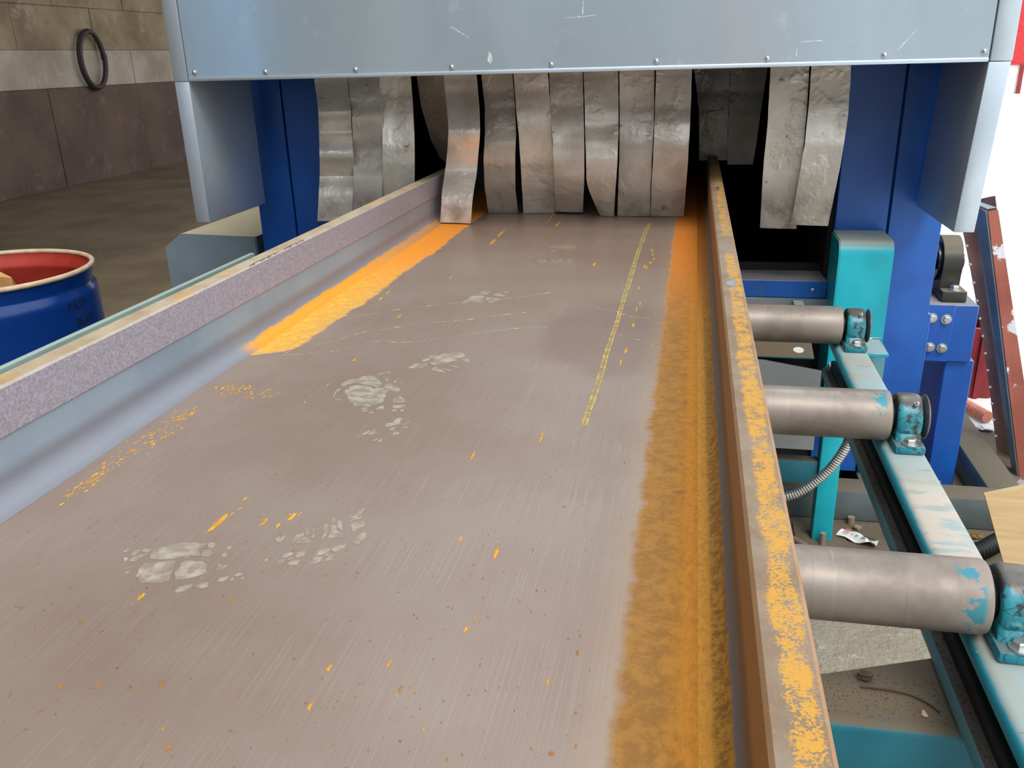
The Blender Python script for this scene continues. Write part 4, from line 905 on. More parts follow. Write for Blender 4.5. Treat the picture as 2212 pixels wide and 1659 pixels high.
def make_bearing():
    t = thing('pillow_block_bearing', (0, 0, 0), '', 'bearing', 'pillow block bearings on the right rail')
    bm = bmesh.new()
    add_box(bm, (-0.029, -0.074, 0.0), (0.029, 0.074, 0.018), 0.005, 2)
    base = obj('base', bm, 'bearing', t, 40)
    # dome housing in the YZ plane, rounded over its width
    out = []
    r, zc = 0.048, 0.055
    for k in range(25):
        a = math.radians(-28 + 236 * k / 24)
        out.append((r * math.cos(a), zc + r * math.sin(a)))
    out += [(-0.052, 0.0185), (0.052, 0.0185)]
    bm = bmesh.new()
    layers = [(-0.024, 0.90), (-0.021, 0.965), (-0.013, 1.0), (0.013, 1.0), (0.021, 0.965), (0.024, 0.90)]
    rings = []
    for x, k in layers:
        rings.append([bm.verts.new((x, p[0] * k, zc + (p[1] - zc) * (k if p[1] > 0.03 else 1))) for p in out])
    n = len(out)
    for a, b in zip(rings, rings[1:]):
        for i in range(n):
            bm.faces.new((a[i], a[(i + 1) % n], b[(i + 1) % n], b[i]))
    bm.faces.new(rings[0])
    bm.faces.new(rings[-1])
    obj('housing', bm, 'bearing', t, 50)
    for s in (-1, 1):
        cyl('insert', (s * 0.0235, 0, zc), (s * 0.028, 0, zc), 0.036, 'grease', t, 32, None, 0.033)
    bm = bmesh.new()
    pf = [(0.0285, 0.0), (0.0285, 0.030), (0.034, 0.046), (0.036, 0.046), (0.038, 0.042), (0.038, 0.0)]
    rg_ = [[bm.verts.new((x, max(q, 1e-4) * math.cos(2 * math.pi * k / 32), zc + max(q, 1e-4) * math.sin(2 * math.pi * k / 32))) for k in range(32)] for x, q in pf]
    for a, c in zip(rg_, rg_[1:]):
        for k in range(32):
            bm.faces.new((a[k], a[(k + 1) % 32], c[(k + 1) % 32], c[k]))
    obj('flinger_disc', bm, 'grey_paint', t, 40, 'thin dark disc on the outer side')
    for s in (-1, 1):
        hexbolt('bolt', (0, s * 0.060, 0.0182), (0, 0, 1), 0.011, 0.010, t, 'zinc')
    bm = bmesh.new()
    add_cyl(bm, (0.006, -0.030, 0.088), (0.008, -0.040, 0.099), 0.0045, 12)
    add_dome(bm, (0.008, -0.040, 0.099), (0.2, -0.7, 0.75), 0.004, 0.006, 10, 3)
    obj('grease_nipple', bm, 'zinc', t, 40)
    return t
def copy_tree(o, parent=None):
    c = o.copy()
    COL.objects.link(c)
    if parent is not None:
        c.parent = parent
    for ch in list(o.children):
        copy_tree(ch, c)
    return c
RY = [2.399, 1.760, 1.112]
rl = ['roller farthest along, its end beside the teal box by the machine', 'middle of the three visible steel rollers, scuffed with chipped teal paint',
      'largest steel roller, nearest the viewer with chipped teal paint at its end']
bl = ['oily teal bearing with cracked paint in front of the teal box', 'teal bearing on the rail at the end of the middle roller',
      'greasy teal bearing cut by the right picture edge']
r0, b0 = make_roller(), make_bearing()
for i, yy in enumerate(RY):
    r = r0 if i == 0 else copy_tree(r0)
    b = b0 if i == 0 else copy_tree(b0)
    r.location = (0, yy, 0.805)
    b.location = (0.456, yy, 0.7503)
    r['label'] = rl[i]
    b['label'] = bl[i]
    r.rotation_euler.x = 0.9 * i
    e = copy_tree(b0)
    e.name = 'end_bearing'
    for k in ('label', 'category', 'group'):
        del e[k]
    e.parent = conv
    e.matrix_parent_inverse = conv.matrix_basis.inverted()
    e.location = (-1.2035, yy, 0.7503)
    e.rotation_euler.z = math.pi

# ================================================================== BLASTING MACHINE
mach = thing('blasting_machine', (-0.377, 3.6, 0.0), 'blue shot blasting machine with galvanised hood over its mouth', 'machine')
# columns: two leaves with a slit between them
def column(x0, xs, x1, name_label, zb):
    c = box('column', (x0, 2.925, zb), (x1, 4.7, 2.9), 'blue', mach, 0.003, 1, name_label)
    box('front_leaf', (x0, 2.900, zb), (xs - 0.0035, 2.9245, 2.9), 'blue', c, 0.002)
    box('front_leaf', (xs + 0.0035, 2.900, zb), (x1, 2.9245, 2.9), 'blue', c, 0.002)
    return c
cl_ = column(-1.530, -1.393, -1.215, 'blue sheet column left of the curtain', 0.0)
cr_ = column(0.458, 0.617, 0.775, 'blue sheet column right of the curtain', 0.122)
box('hinge_strip', (0.775, 2.91, 0.42), (0.787, 2.93, 0.70), 'blue', cr_, 0.002)
# dark inside
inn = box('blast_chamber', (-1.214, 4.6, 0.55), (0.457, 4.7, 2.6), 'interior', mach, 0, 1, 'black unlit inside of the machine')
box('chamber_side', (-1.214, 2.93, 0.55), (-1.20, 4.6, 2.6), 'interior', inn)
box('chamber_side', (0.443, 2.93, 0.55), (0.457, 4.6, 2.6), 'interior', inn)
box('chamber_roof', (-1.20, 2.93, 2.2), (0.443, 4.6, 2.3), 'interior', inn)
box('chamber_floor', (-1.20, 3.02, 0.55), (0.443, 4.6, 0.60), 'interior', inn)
box('machine_body', (-1.53, 4.701, 0.122), (0.775, 5.4, 2.9), 'blue', mach, 0.01)
box('lintel', (-1.2145, 2.905, 1.74), (0.4575, 2.9245, 2.9), 'blue', mach, 0, 1, 'blue sheet above the mouth behind the hood')
# sill under the mouth
sill = box('sill', (-1.214, 2.866, 0.754), (0.4495, 3.012, 0.812), 'blue', mach, 0.003, 1, 'blue sill with a dusty ledge below the dark mouth')
box('sill_joint', (0.243, 2.8645, 0.755), (0.246, 2.866, 0.811), 'grey_paint', sill)
box('chamber_lip', (-1.20, 3.0125, 0.60), (0.443, 3.025, 0.838), 'interior', sill)
zs = box('zinc_strip', (-1.214, 2.862, 0.690), (0.4535, 2.90, 0.7535), 'galv', sill, 0.002)
cyl('stud', (0.372, 2.862, 0.735), (0.372, 2.825, 0.735), 0.0085, 'zinc', zs, 14)
bm = bmesh.new()
add_dome(bm, (0.405, 2.866, 0.782), (0, -1, 0), 0.007, 0.004)
obj('stud_head', bm, 'zinc', sill, 50)
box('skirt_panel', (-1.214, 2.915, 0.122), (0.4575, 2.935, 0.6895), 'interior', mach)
# inclined dusty plate, zinc sheet below it
pl = prism('chute_plate', [(2.62, 0.628), (2.86, 0.686), (2.86, 0.690), (2.62, 0.632)], 'X', -1.10, 0.395, 'teal_dusty', mach, None, 'dusty sloping plate with an oval hole')
bm = bmesh.new()
bmesh.ops.create_cone(bm, cap_ends=True, segments=20, radius1=0.016, radius2=0.016, depth=0.0012)
for v in bm.verts:
    v.co = Vector((0.352 + v.co.x, 2.66 + v.co.y, 0.6428 + v.co.z + v.co.y * 0.2417))
obj('hole', bm, 'paper', pl)
bm = bmesh.new()
A = [(-1.10, 0.335), (0.417, 0.335), (0.417, 0.600), (0.245, 0.628), (-1.10, 0.66)]
add_prism(bm, A, 'Y', 2.594, 2.600)
obj('zinc_panel', bm, 'galv', mach, None, 'plain zinc sheet seen behind the rollers')
box('gusset', (0.345, 2.80, 0.690), (0.375, 2.855, 0.750), 'teal', mach)

# the base frame on the floor
bf = box('base_frame', (-1.60, 2.755, 0.0045), (1.140, 2.855, 0.1175), 'grey_paint', mach, 0.006, 2, 'low grey base channel under the blue column')
box('side_member', (1.030, 2.8555, 0.0045), (1.140, 4.4, 0.1170), 'grey_paint', bf, 0.006, 2)
box('inner_member', (0.62, 2.8555, 0.0045), (0.775, 4.4, 0.1150), 'grey_paint', bf, 0.004)
cyl('anchor_stud', (0.905, 2.96, 0.004), (0.905, 2.96, 0.075), 0.011, 'galv', bf, 12)
cyl('anchor_stud', (0.585, 2.735, 0.004), (0.585, 2.735, 0.03), 0.012, 'cable', bf, 12)

# outboard bearing bracket
br = box('bearing_bracket', (0.800, 3.000, 0.509), (0.956, 3.36, 0.707), 'blue', mach, 0.003, 1, 'blue bracket box beside the right column')
pt = box('bolt_plate', (0.7885, 2.990, 0.511), (0.881, 2.9997, 0.710), 'blue', br, 0.002)
for (bx, bz) in ((0.812, 0.664), (0.857, 0.661), (0.818, 0.562), (0.857, 0.560)):
    hexbolt('bolt', (bx, 2.9898, bz), (0, -1, 0), 0.0125, 0.012, pt)
box('leg', (0.885, 3.02, 0.009), (0.975, 3.33, 0.5087), 'blue', br, 0.003)
box('foot_plate', (0.86, 2.93, 0.0042), (1.0, 3.36, 0.0088), 'dusty_pad', br)
# machine's own bearing on that bracket
ob = thing('pillow_block_bearing', (0.88, 3.13, 0.708), 'dirty olive-brown bearing on the blue bracket', 'bearing')
bm = bmesh.new()
add_box(bm, (0.845, 3.03, 0.7075), (0.922, 3.26, 0.745), 0.004, 2)
obj('base', bm, 'dark_cast', ob, 40)
out = []
for k in range(23):
    a = math.radians(-20 + 220 * k / 22)
    out.append((3.155 + 0.088 * math.cos(a), 0.822 + 0.088 * math.sin(a)))
out += [(3.075, 0.7455), (3.235, 0.7455)]
prism('housing', out, 'X', 0.845, 0.905, 'dark_cast', ob, 50)
cyl('seal', (0.835, 3.155, 0.822), (0.8448, 3.155, 0.822), 0.066, 'grease', ob, 32)
cyl('shaft', (0.80, 3.155, 0.822), (0.925, 3.155, 0.822), 0.03, 'grease', ob, 24)
hexbolt('bolt', (0.886, 3.052, 0.7452), (0, 0, 1), 0.015, 0.014, ob)
# teal box in front of the column
pr = [(2.899, 0.46), (2.72, 0.46), (2.72, 0.925)]
for k in range(9):
    a = math.pi / 2 * k / 8
    pr.append((2.755 - 0.035 * math.cos(a), 0.925 + 0.045 * math.sin(a) ))
pr += [(2.899, 0.972)]
tb = prism('drive_box', pr, 'X', 0.4545, 0.607, 'teal', mach, 30, 'tall turquoise sheet box with a rounded dusty top against the blue column')
bm = bmesh.new()
add_prism(bm, [(p[0] + 0.001, p[1] - 0.002) for p in pr[1:-1]] + [(2.895, 0.966), (2.895, 0.462)], 'X', 0.4505, 0.4543)
obj('side_cover', bm, 'teal', tb)

# ---- hood
hood = box('hood', (-1.463, 2.452, 1.487), (0.705, 2.458, 2.6), 'hood', mach, 0, 1, 'wide galvanised front panel of the hood')
bm = bmesh.new()
add_prism(bm, [(2.450, 1.476), (2.459, 1.476), (2.459, 1.4868), (2.4505, 1.4868)], 'Y', 0, 0) if False else None
add_box(bm, (-1.4632, 2.447, 1.4755), (0.7052, 2.475, 1.4868), 0.003, 2)
obj('folded_edge', bm, 'hood_skirt', hood, 40)
for x, z in HOOD_SCREWS:
    bm = bmesh.new()
    add_cyl(bm, (x, 2.4518, z), (x, 2.4495, z), 0.0075, 16)
    add_dome(bm, (x, 2.4495, z), (0, -1, 0), 0.0058, 0.0042, 14, 4)
    obj('screw', bm, 'zinc', hood, 50)
po = box('corner_post', (-1.513, 2.450, 1.4765), (-1.4665, 2.50, 2.6), 'hood_skirt', hood, 0.003, 2)
box('corner_post', (0.7085, 2.450, 1.4765), (0.760, 2.50, 2.6), 'hood_skirt', hood, 0.003, 2)
box('side_panel', (-1.513, 2.5, 1.4765), (-1.508, 2.9, 2.6), 'hood_skirt', hood)
box('side_panel', (0.755, 2.5, 1.4765), (0.760, 2.9, 2.6), 'hood_skirt', hood)
box('top_panel', (-1.513, 2.46, 2.6), (0.760, 2.9, 2.61), 'hood_skirt', hood)
def skirt(x0, x1, dx, y1):
    bm = bmesh.new()
    vs_ = add_box(bm, (x0, 2.450, 1.060), (x1, y1, 1.4755), 0.0025, 2)
    for v in bm.verts:
        v.co.x += dx * (1.4755 - v.co.z) / 0.4155
        if dx:
            v.co.z -= 0.006 * (1.4755 - v.co.z) / 0.4155
    return obj('side_skirt', bm, 'hood_skirt', hood, 40)
sl = skirt(-1.511, -1.4645, 0.0, 2.83)
sl['label'] = 'left galvanised skirt hanging below the hood'
sr = skirt(0.7065, 0.7575, -0.0205, 2.88)
sr['label'] = 'right galvanised skirt hanging below the hood'
def scuff(polys, lab=None):
    bm = bmesh.new()
    for p in polys:
        A = [bm.verts.new((x, 2.4519, z)) for x, z in p]
        B = [bm.verts.new((x, 2.4513, z)) for x, z in p]
        n = len(p)
        for i in range(n):
            bm.faces.new((A[i], A[(i + 1) % n], B[(i + 1) % n], B[i]))
        bm.faces.new(B)
    o = obj('scuff', bm, 'scuff', hood)
    o['label'] = 'pale scratches on the panel'
    return o
for _p in ([[(-0.559, 1.510), (-0.552, 1.500), (-0.545, 1.512), (-0.548, 1.528), (-0.556, 1.534)], [(-0.30, 1.620), (-0.298, 1.650), (-0.296, 1.650), (-0.297, 1.618)],
       [(-0.36, 1.610), (-0.30, 1.614), (-0.24, 1.616), (-0.30, 1.611)], [(0.26, 1.533), (0.31, 1.535), (0.31, 1.5375), (0.26, 1.535)],
       [(-0.66, 1.598), (-0.61, 1.570), (-0.608, 1.571), (-0.655, 1.600)], [(0.49, 1.508), (0.53, 1.556), (0.532, 1.556), (0.494, 1.508)],
       [(0.248, 1.500), (0.2495, 1.522), (0.251, 1.522), (0.2505, 1.499)]]):
    scuff([_p])

# ================================================================== STRIP CURTAIN
cur = thing('strip_curtain', (-0.377, 2.82, 1.47), 'row of bent grey metal-faced curtain strips hanging over the machine mouth', 'curtain')
box('hanging_bar', (-1.213, 2.866, 1.66), (0.455, 2.89, 1.70), 'galv', cur)
box('hanging_bar', (-1.19, 3.335, 1.66), (0.44, 3.36, 1.70), 'galv', cur)
SL = ['leftmost strip with shiny creases', 'dented pale strip beside the leftmost one', 'smooth strip ending behind the left flange', 'dark strip bent inwards by the flange',
      'brightest strip, its foot resting on the web', 'brown-stained strip standing on the web', 'broad plain strip with scratched foot', 'strip with a shiny bulge',
      'strip whose foot is folded to a corner', 'flat strip in the middle right', 'flat strip left of the dark gap', 'dark strip pushed back inside', 'dark strip pushed back over the right flange',
      'pale strip with a dark stain right of the flange', 'last strip at the right, with dark specks']
TONE = [1.3, 1.3, 1.3, 0.68, 1.28, 0.88, 1.10, 1.05, 1.08, 0.88, 0.90, 0.38, 0.36, 1.08, 1.16]      # tone per strip; shade on the recessed ones is painted in
for i, rows in enumerate(STRIPS):
    bm = bmesh.new()
    z0 = rows[0][3]
    rows = [(rows[0][0], rows[0][1], rows[0][2], 1.70), (rows[0][0], rows[0][1], rows[0][2], 1.55)] + rows
    # smooth the rows
    L = smooth_path([(r[0], r[2], r[3]) for r in rows], 3)
    R = smooth_path([(r[1], r[2], r[3]) for r in rows], 3)
    rs = random.Random(i)
    tw = rs.uniform(-0.012, 0.012)
    th = 0.003
    nx = 5
    F, Bk = [], []
    for k, (a, b) in enumerate(zip(L, R)):
        t = k / (len(L) - 1)
        fr, bk = [], []
        for j in range(nx):
            u = j / (nx - 1)
            p = a.lerp(b, u)
            q = 0.5 - abs(u - 0.5)
            p.y += (u - 0.5) * tw * 2 * t - q * 0.006 * math.sin(t * 7 + i)
            z = max(p.z, 1.0205) if -0.79 < p.x < 0.04 else p.z
            fr.append(bm.verts.new((p.x, p.y, z)))
            bk.append(bm.verts.new((p.x, p.y + th, z)))
        F.append(fr)
        Bk.append(bk)
    for k in range(len(F) - 1):
        for j in range(nx - 1):
            bm.faces.new((F[k][j], F[k][j + 1], F[k + 1][j + 1], F[k + 1][j]))
            bm.faces.new((Bk[k][j], Bk[k + 1][j], Bk[k + 1][j + 1], Bk[k][j + 1]))
        bm.faces.new((F[k][0], F[k + 1][0], Bk[k + 1][0], Bk[k][0]))
        bm.faces.new((F[k][-1], Bk[k][-1], Bk[k + 1][-1], F[k + 1][-1]))
    for k in (0, -1):
        for j in range(nx - 1):
            bm.faces.new((F[k][j], Bk[k][j], Bk[k][j + 1], F[k][j + 1]))
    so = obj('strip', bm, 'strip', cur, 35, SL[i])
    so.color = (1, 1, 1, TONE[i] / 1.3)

# ================================================================== LEFT SIDE: DRUM, BLOCK, HOSE
DX, DY, DR, DH = -1.985, 2.085, 0.293, 0.98
dr = thing('steel_drum', (DX, DY, 0), 'open blue steel drum with red inside and pale rim', 'drum')
prof = [(0.0, 0.012), (DR - 0.012, 0.012), (DR, 0.0), (DR, 0.02), (DR - 0.004, 0.03)]
for zc in (0.34, 0.64):
    prof += [(DR - 0.004, zc - 0.03), (DR + 0.004, zc - 0.012), (DR + 0.006, zc), (DR + 0.004, zc + 0.012), (DR - 0.004, zc + 0.03)]
prof += [(DR - 0.004, DH - 0.085), (DR - 0.006, DH - 0.06), (DR - 0.014, DH - 0.05), (DR - 0.016, DH - 0.04), (DR - 0.010, DH - 0.026), (DR - 0.010, DH - 0.006)]
bm = bmesh.new()
add_lathe(bm, prof, DX, DY, 64)
body = obj('body', bm, 'drum_blue', dr, 35)
bm = bmesh.new()
add_lathe(bm, [(DR - 0.0125, DH - 0.004), (DR - 0.0125, DH - 0.024), (DR - 0.021, DH - 0.040), (DR - 0.020, DH - 0.052), (DR - 0.012, DH - 0.065), (DR - 0.010, 0.05), (0.0, 0.03)], DX, DY, 64)
obj('inner_lining', bm, 'drum_red', dr, 35, 'brick red inside')
bm = bmesh.new()
ring = [(DX + (DR - 0.008) * math.cos(2 * math.pi * k / 64), DY + (DR - 0.008) * math.sin(2 * math.pi * k / 64), DH) for k in range(64)]
tb_pts = ring + ring[:1]
add_tube(bm, tb_pts, 0.0075, 10, False)
obj('rim', bm, 'drum_rim', dr, 60, 'pale dusty rolled rim')
def wrap_text(s, size, ang, z):
    cu = bpy.data.curves.new('handwriting', 'FONT')
    cu.body = s
    cu.size = size
    cu.shear = 0.25
    tmp = bpy.data.objects.new('handwriting', cu)
    COL.objects.link(tmp)
    dg = bpy.context.evaluated_depsgraph_get()
    me = bpy.data.meshes.new_from_object(tmp.evaluated_get(dg))
    bpy.data.objects.remove(tmp)
    for v in me.vertices:
        a = ang + v.co.x / DR
        rr_ = DR + 0.0004 - 0.004
        v.co = Vector((DX + rr_ * math.cos(a) * 1.003, DY + rr_ * math.sin(a) * 1.003, z + v.co.y))
    me.materials.append(M['ink'])
    o = bpy.data.objects.new('handwriting', me)
    COL.objects.link(o)
    o.parent = dr
    o.matrix_parent_inverse = dr.matrix_basis.inverted()
    o['label'] = 'black handwritten marker letters'
wrap_text('FAST', 0.036, math.radians(-9), DH - 0.100)
wrap_text('BLAST', 0.032, math.radians(-5), DH - 0.148)
wrap_text('R', 0.036, math.radians(-5), DH - 0.205)
bm = bmesh.new()
cp = [(-2.20, 2.15, 0.45), (-2.035, 2.235, 0.45), (-2.024, 2.237, 0.90), (-2.017, 2.217, 0.93), (-2.105, 2.238, 0.957), (-2.20, 2.19, 0.945)]
A = [bm.verts.new(p) for p in cp]
B = [bm.verts.new((p[0] - 0.003, p[1] + 0.004, p[2])) for p in cp]
bm.faces.new(A)
bm.faces.new(B)
for i in range(6):
    bm.faces.new((A[i], A[(i + 1) % 6], B[(i + 1) % 6], B[i]))
tag(obj('cardboard_sheet', bm, 'card'), 'brown cardboard piece sticking up inside the blue drum', 'cardboard')
# the grey box beside the machine
prb = [(-1.997, 0.0), (-1.612, 0.0), (-1.612, 0.905), (-1.925, 0.913), (-1.997, 0.858)]
gb = thing('grey_cabinet', (-1.8, 3.3, 0), 'grey steel box with chamfered corner and dusty cream top left of the machine', 'box')
prism('body', prb, 'Y', 3.004, 3.75, 'block', gb)
prism('front_plate', [(-2.000, 0.0), (-1.615, 0.0), (-1.615, 0.906), (-1.924, 0.9145), (-2.000, 0.859)], 'Y', 2.998, 3.0035, 'block', gb)
# hose loop on the wall
hp = []
for k in range(60):
    a = 2 * math.pi * k / 29
    w = 1.0 - 0.06 * (k / 60)
    zc, yc = 1.63, 11.55
    yy = yc + 0.27 * w * math.cos(a) + 0.05 * math.sin(a)
    hp.append((-8.36 + 0.035 * (k / 60) + 0.01, yy + 0.10 * (zc + 0.4 * math.sin(a) - zc) * -1, zc + 0.385 * w * math.sin(a)))
hs = thing('hose_loop', (-8.36, 11.55, 1.2), 'dark rubber hose loop hanging on the concrete wall', 'hose')
tube('hose', hp, 0.032, 'hose', hs, 10)
cyl('wall_hook', (-8.43, 11.55, 2.0), (-8.30, 11.55, 2.0), 0.014, 'galv', hs, 10)

# ================================================================== RIGHT SIDE: LEANING STEEL, BOARD, LITTER
ls = thing('leaning_sheet', (1.22, 3.5, 0), 'dark brown curved sheet dotted with rivets leaning against the machine', 'metal sheet')
bm = bmesh.new()
n, m = 14, 9
G = []
for i in range(n + 1):
    t = i / n
    row = []
    for j in range(m):
        u = j / (m - 1)
        x = (1.236 + 0.080 * u) * (1 - t) + (0.945 + 0.085 * u) * t
        y = (3.40 - 0.10 * u) * (1 - t) + (3.36 - 0.09 * u) * t
        z = 0.006 + (0.96 + 0.06 * u) * t
        c = math.sin(u * math.pi)
        row.append(Vector((x - 0.008 * c + 0.012 * math.sin(t * math.pi) * (1 - u), y + 0.022 * c, z)))
    G.append(row)
for off in (0, 1):
    pass
V = [[bm.verts.new(p) for p in row] for row in G]
V2 = [[bm.verts.new(p + Vector((0.0025, 0.002, 0))) for p in row] for row in G]
for i in range(n):
    for j in range(m - 1):
        bm.faces.new((V[i][j], V[i][j + 1], V[i + 1][j + 1], V[i + 1][j]))
        bm.faces.new((V2[i][j], V2[i + 1][j], V2[i + 1][j + 1], V2[i][j + 1]))
    bm.faces.new((V[i][0], V[i + 1][0], V2[i + 1][0], V2[i][0]))
    bm.faces.new((V[i][-1], V2[i][-1], V2[i + 1][-1], V[i + 1][-1]))
for i in (0, n):
    for j in range(m - 1):
        bm.faces.new((V[i][j], V[i][j + 1], V2[i][j + 1], V2[i][j]))
obj('sheet', bm, 'rust_dark', ls, 40)
for i in range(1, n):
    for j in ((0,) if i % 2 else (0, m - 2)):
        p = G[i][j].lerp(G[i][j + 1], 0.35)
        bm = bmesh.new()
        add_dome(bm, p + Vector((0, -0.0005, 0)), (-0.5, -0.85, 0.1), 0.0055, 0.004, 10, 3)
        obj('rivet', bm, 'white_wall', ls, 60)
la = thing('leaning_angle_bar', (1.32, 3.2, 0), 'flaking pink and white angle iron leaning at the far right', 'angle iron')
def slab(name, a0, a1, b0, b1, d, mat, parent):
    """thin plate with bottom edge a0-a1, top edge b0-b1, thickness vector d"""
    bm = bmesh.new()
    A = [bm.verts.new(p) for p in (a0, a1, b1, b0)]
    B = [bm.verts.new(Vector(p) + Vector(d)) for p in (a0, a1, b1, b0)]
    bm.faces.new(A)
    bm.faces.new(B)
    for i in range(4):
        bm.faces.new((A[i], A[(i + 1) % 4], B[(i + 1) % 4], B[i]))
    return obj(name, bm, mat, parent)
slab('face', (1.252, 3.185, 0.005), (1.318, 3.19, 0.005), (0.990, 3.185, 0.985), (1.022, 3.19, 0.992), (0, 0.005, 0), 'rust_iron', la)
slab('side', (1.246, 3.19, 0.005), (1.246, 3.26, 0.005), (0.984, 3.19, 0.985), (0.962, 3.26, 1.000), (0.005, 0, 0), 'slate', la)
slab('end_cap', (0.962, 3.262, 1.000), (0.988, 3.192, 0.9925), (0.985, 3.27, 1.003), (1.018, 3.198, 0.9965), (0, 0, 0.002), 'slate', la)
lm = thing('leaning_plate', (1.5, 3.25, 0), 'plain mauve plate leaning behind the angle iron at the picture edge', 'metal plate')
slab('plate', (1.345, 3.275, 0.005), (1.70, 3.30, 0.005), (1.235, 3.335, 0.60), (1.60, 3.36, 0.62), (0, 0.005, 0), 'mauve', lm)
rc = thing('red_skip', (1.4, 4.3, 0), 'dark red steel bin standing behind the blue bracket', 'bin')
box('front', (1.155, 4.00, 0.004), (1.385, 4.02, 0.33), 'red', rc)
box('rib', (1.305, 3.985, 0.006), (1.33, 4.00, 0.328), 'red', rc)
box('side', (1.155, 4.0205, 0.004), (1.17, 4.60, 0.33), 'red', rc)
box('side', (1.370, 4.0205, 0.004), (1.385, 4.60, 0.33), 'red', rc)
box('base', (1.171, 4.0205, 0.004), (1.369, 4.60, 0.02), 'red', rc)
box('back', (1.171, 4.585, 0.0205), (1.369, 4.60, 0.33), 'red', rc)
# plywood board standing on a corner against the rail side
bm = bmesh.new()
a = math.radians(19)
ux, uz = Vector((math.cos(a), 0, math.sin(a))), Vector((-math.sin(a), 0, math.cos(a)))
p0 = Vector((0.945, 2.17, 0.006))
lean = Vector((0, 0.10, 0))
q = [p0, p0 + ux * 0.62, p0 + ux * 0.62 + uz * 0.392 + lean, p0 + uz * 0.392 + lean]
A = [bm.verts.new(v) for v in q]
B = [bm.verts.new(v + Vector((0, 0.015, 0.002))) for v in q]
bm.faces.new(A)
bm.faces.new(B)
for i in range(4):
    bm.faces.new((A[i], A[(i + 1) % 4], B[(i + 1) % 4], B[i]))
tag(obj('plywood_board', bm, 'wood'), 'pale plywood board tilted at the right picture edge', 'board')
box('timber_block', (1.28, 2.20, 0.0045), (1.44, 2.36, 0.17), 'wood', None, 0.003)
tag(bpy.data.objects['timber_block'], 'short timber block propping the plywood board', 'timber')

def corrugated(path, r, pitch, amp):
    P = [Vector(p) for p in path]
    # resample by arc length
    L = [0]
    for a_, b_ in zip(P, P[1:]):
        L.append(L[-1] + (b_ - a_).length)
    out, rad = [], []
    n = int(L[-1] / (pitch / 4))
    k = 0
    for i in range(n + 1):
        s = L[-1] * i / n
        while k < len(L) - 2 and L[k + 1] < s:
            k += 1
        t = (s - L[k]) / max(1e-9, L[k + 1] - L[k])
        out.append(P[k].lerp(P[k + 1], t))
        rad.append(r + (amp if (i % 4) in (0, 1) else -amp))
    return out, rad
pts, rad = corrugated(smooth_path([(0.452, 2.28, 0.605), (0.462, 2.29, 0.55), (0.461, 2.30, 0.507), (0.442, 2.30, 0.456), (0.411, 2.30, 0.403), (0.360, 2.30, 0.348), (0.311, 2.30, 0.319), (0.22, 2.31, 0.29), (0.08, 2.34, 0.30)], 10), 0.0125, 0.0075, 0.0018)
bm = bmesh.new()
add_tube(bm, pts, rad, 12)
tag(obj('flexible_conduit', bm, 'steel_tube', None, 80), 'ribbed steel conduit sagging below the middle roller', 'conduit')
pts, rad = corrugated(smooth_path([(0.80, 2.50, 0.034), (0.93, 2.56, 0.034), (1.02, 2.64, 0.034), (1.12, 2.70, 0.034), (1.30, 2.72, 0.034)], 8), 0.026, 0.014, 0.0035)
bm = bmesh.new()
add_tube(bm, pts, rad, 14)
tag(obj('corrugated_hose', bm, 'black', None, 80), 'black corrugated hose on the floor beside the plywood board', 'hose')
for pts, r, lab in (([(0.70, 2.36, 0.022), (0.90, 2.44, 0.022), (1.02, 2.53, 0.022), (1.14, 2.60, 0.022), (1.35, 2.62, 0.022)], 0.017, 'thicker grey pipe curving from under the plywood board'),
                    ([(0.72, 2.30, 0.016), (0.90, 2.395, 0.016), (1.02, 2.44, 0.016), (1.3, 2.45, 0.016)], 0.011, 'thinner grey pipe nearest the big roller end')):
    tag(tube('grey_pipe', smooth_path(pts, 8), r, 'grey_pipe', None, 12), lab, 'pipe', 'grey pipes on the floor')
for pts, r, lab in (([(0.05, 2.80, 0.016), (0.30, 2.66, 0.016), (0.386, 2.58, 0.016), (0.46, 2.495, 0.016), (0.56, 2.44, 0.016), (0.80, 2.40, 0.016)], 0.011, 'thick dusty cable on the floor in front of the teal leg'),
                    ([(0.05, 2.72, 0.012), (0.30, 2.60, 0.012), (0.37, 2.52, 0.012), (0.46, 2.455, 0.012), (0.60, 2.415, 0.012), (0.80, 2.37, 0.012)], 0.008, 'thin dusty cable running beside the thick one')):
    tag(tube('floor_cable', smooth_path(pts, 8), r, 'cable', None, 10), lab, 'cable', 'dusty cables on the floor')
# white label bag
bag = thing('label_bag', (0.58, 2.63, 0.005), 'crumpled white plastic label printed CE on the floor', 'litter')
bm = bmesh.new()
V = []
rb = random.Random(4)
for i in range(9):
    row = []
    for j in range(5):
        u, v = i / 8, j / 4
        x, y = -0.055 + 0.125 * u, -0.03 + 0.055 * v * (1 - 0.3 * u)
        z = 0.010 + 0.008 * math.sin(u * 9 + v * 4) * (0.3 + u) + (rb.uniform(0, .008) if u > 0.6 else 0)
        row.append((x, y, max(z, 0.003)))
    V.append(row)
ca, sa = math.cos(-0.5), math.sin(-0.5)
bt = lambda p: Vector((0.585 + p[0] * ca - p[1] * sa, 2.635 + p[0] * sa + p[1] * ca, 0.0045 + p[2]))
vv = [[bm.verts.new(bt(p)) for p in row] for row in V]
v2 = [[bm.verts.new(bt((p[0], p[1], p[2] - 0.0015))) for p in row] for row in V]
for i in range(8):
    for j in range(4):
        bm.faces.new((vv[i][j], vv[i][j + 1], vv[i + 1][j + 1], vv[i + 1][j]))
        bm.faces.new((v2[i][j], v2[i + 1][j], v2[i + 1][j + 1], v2[i][j + 1]))
obj('bag', bm, 'paper', bag, 40)
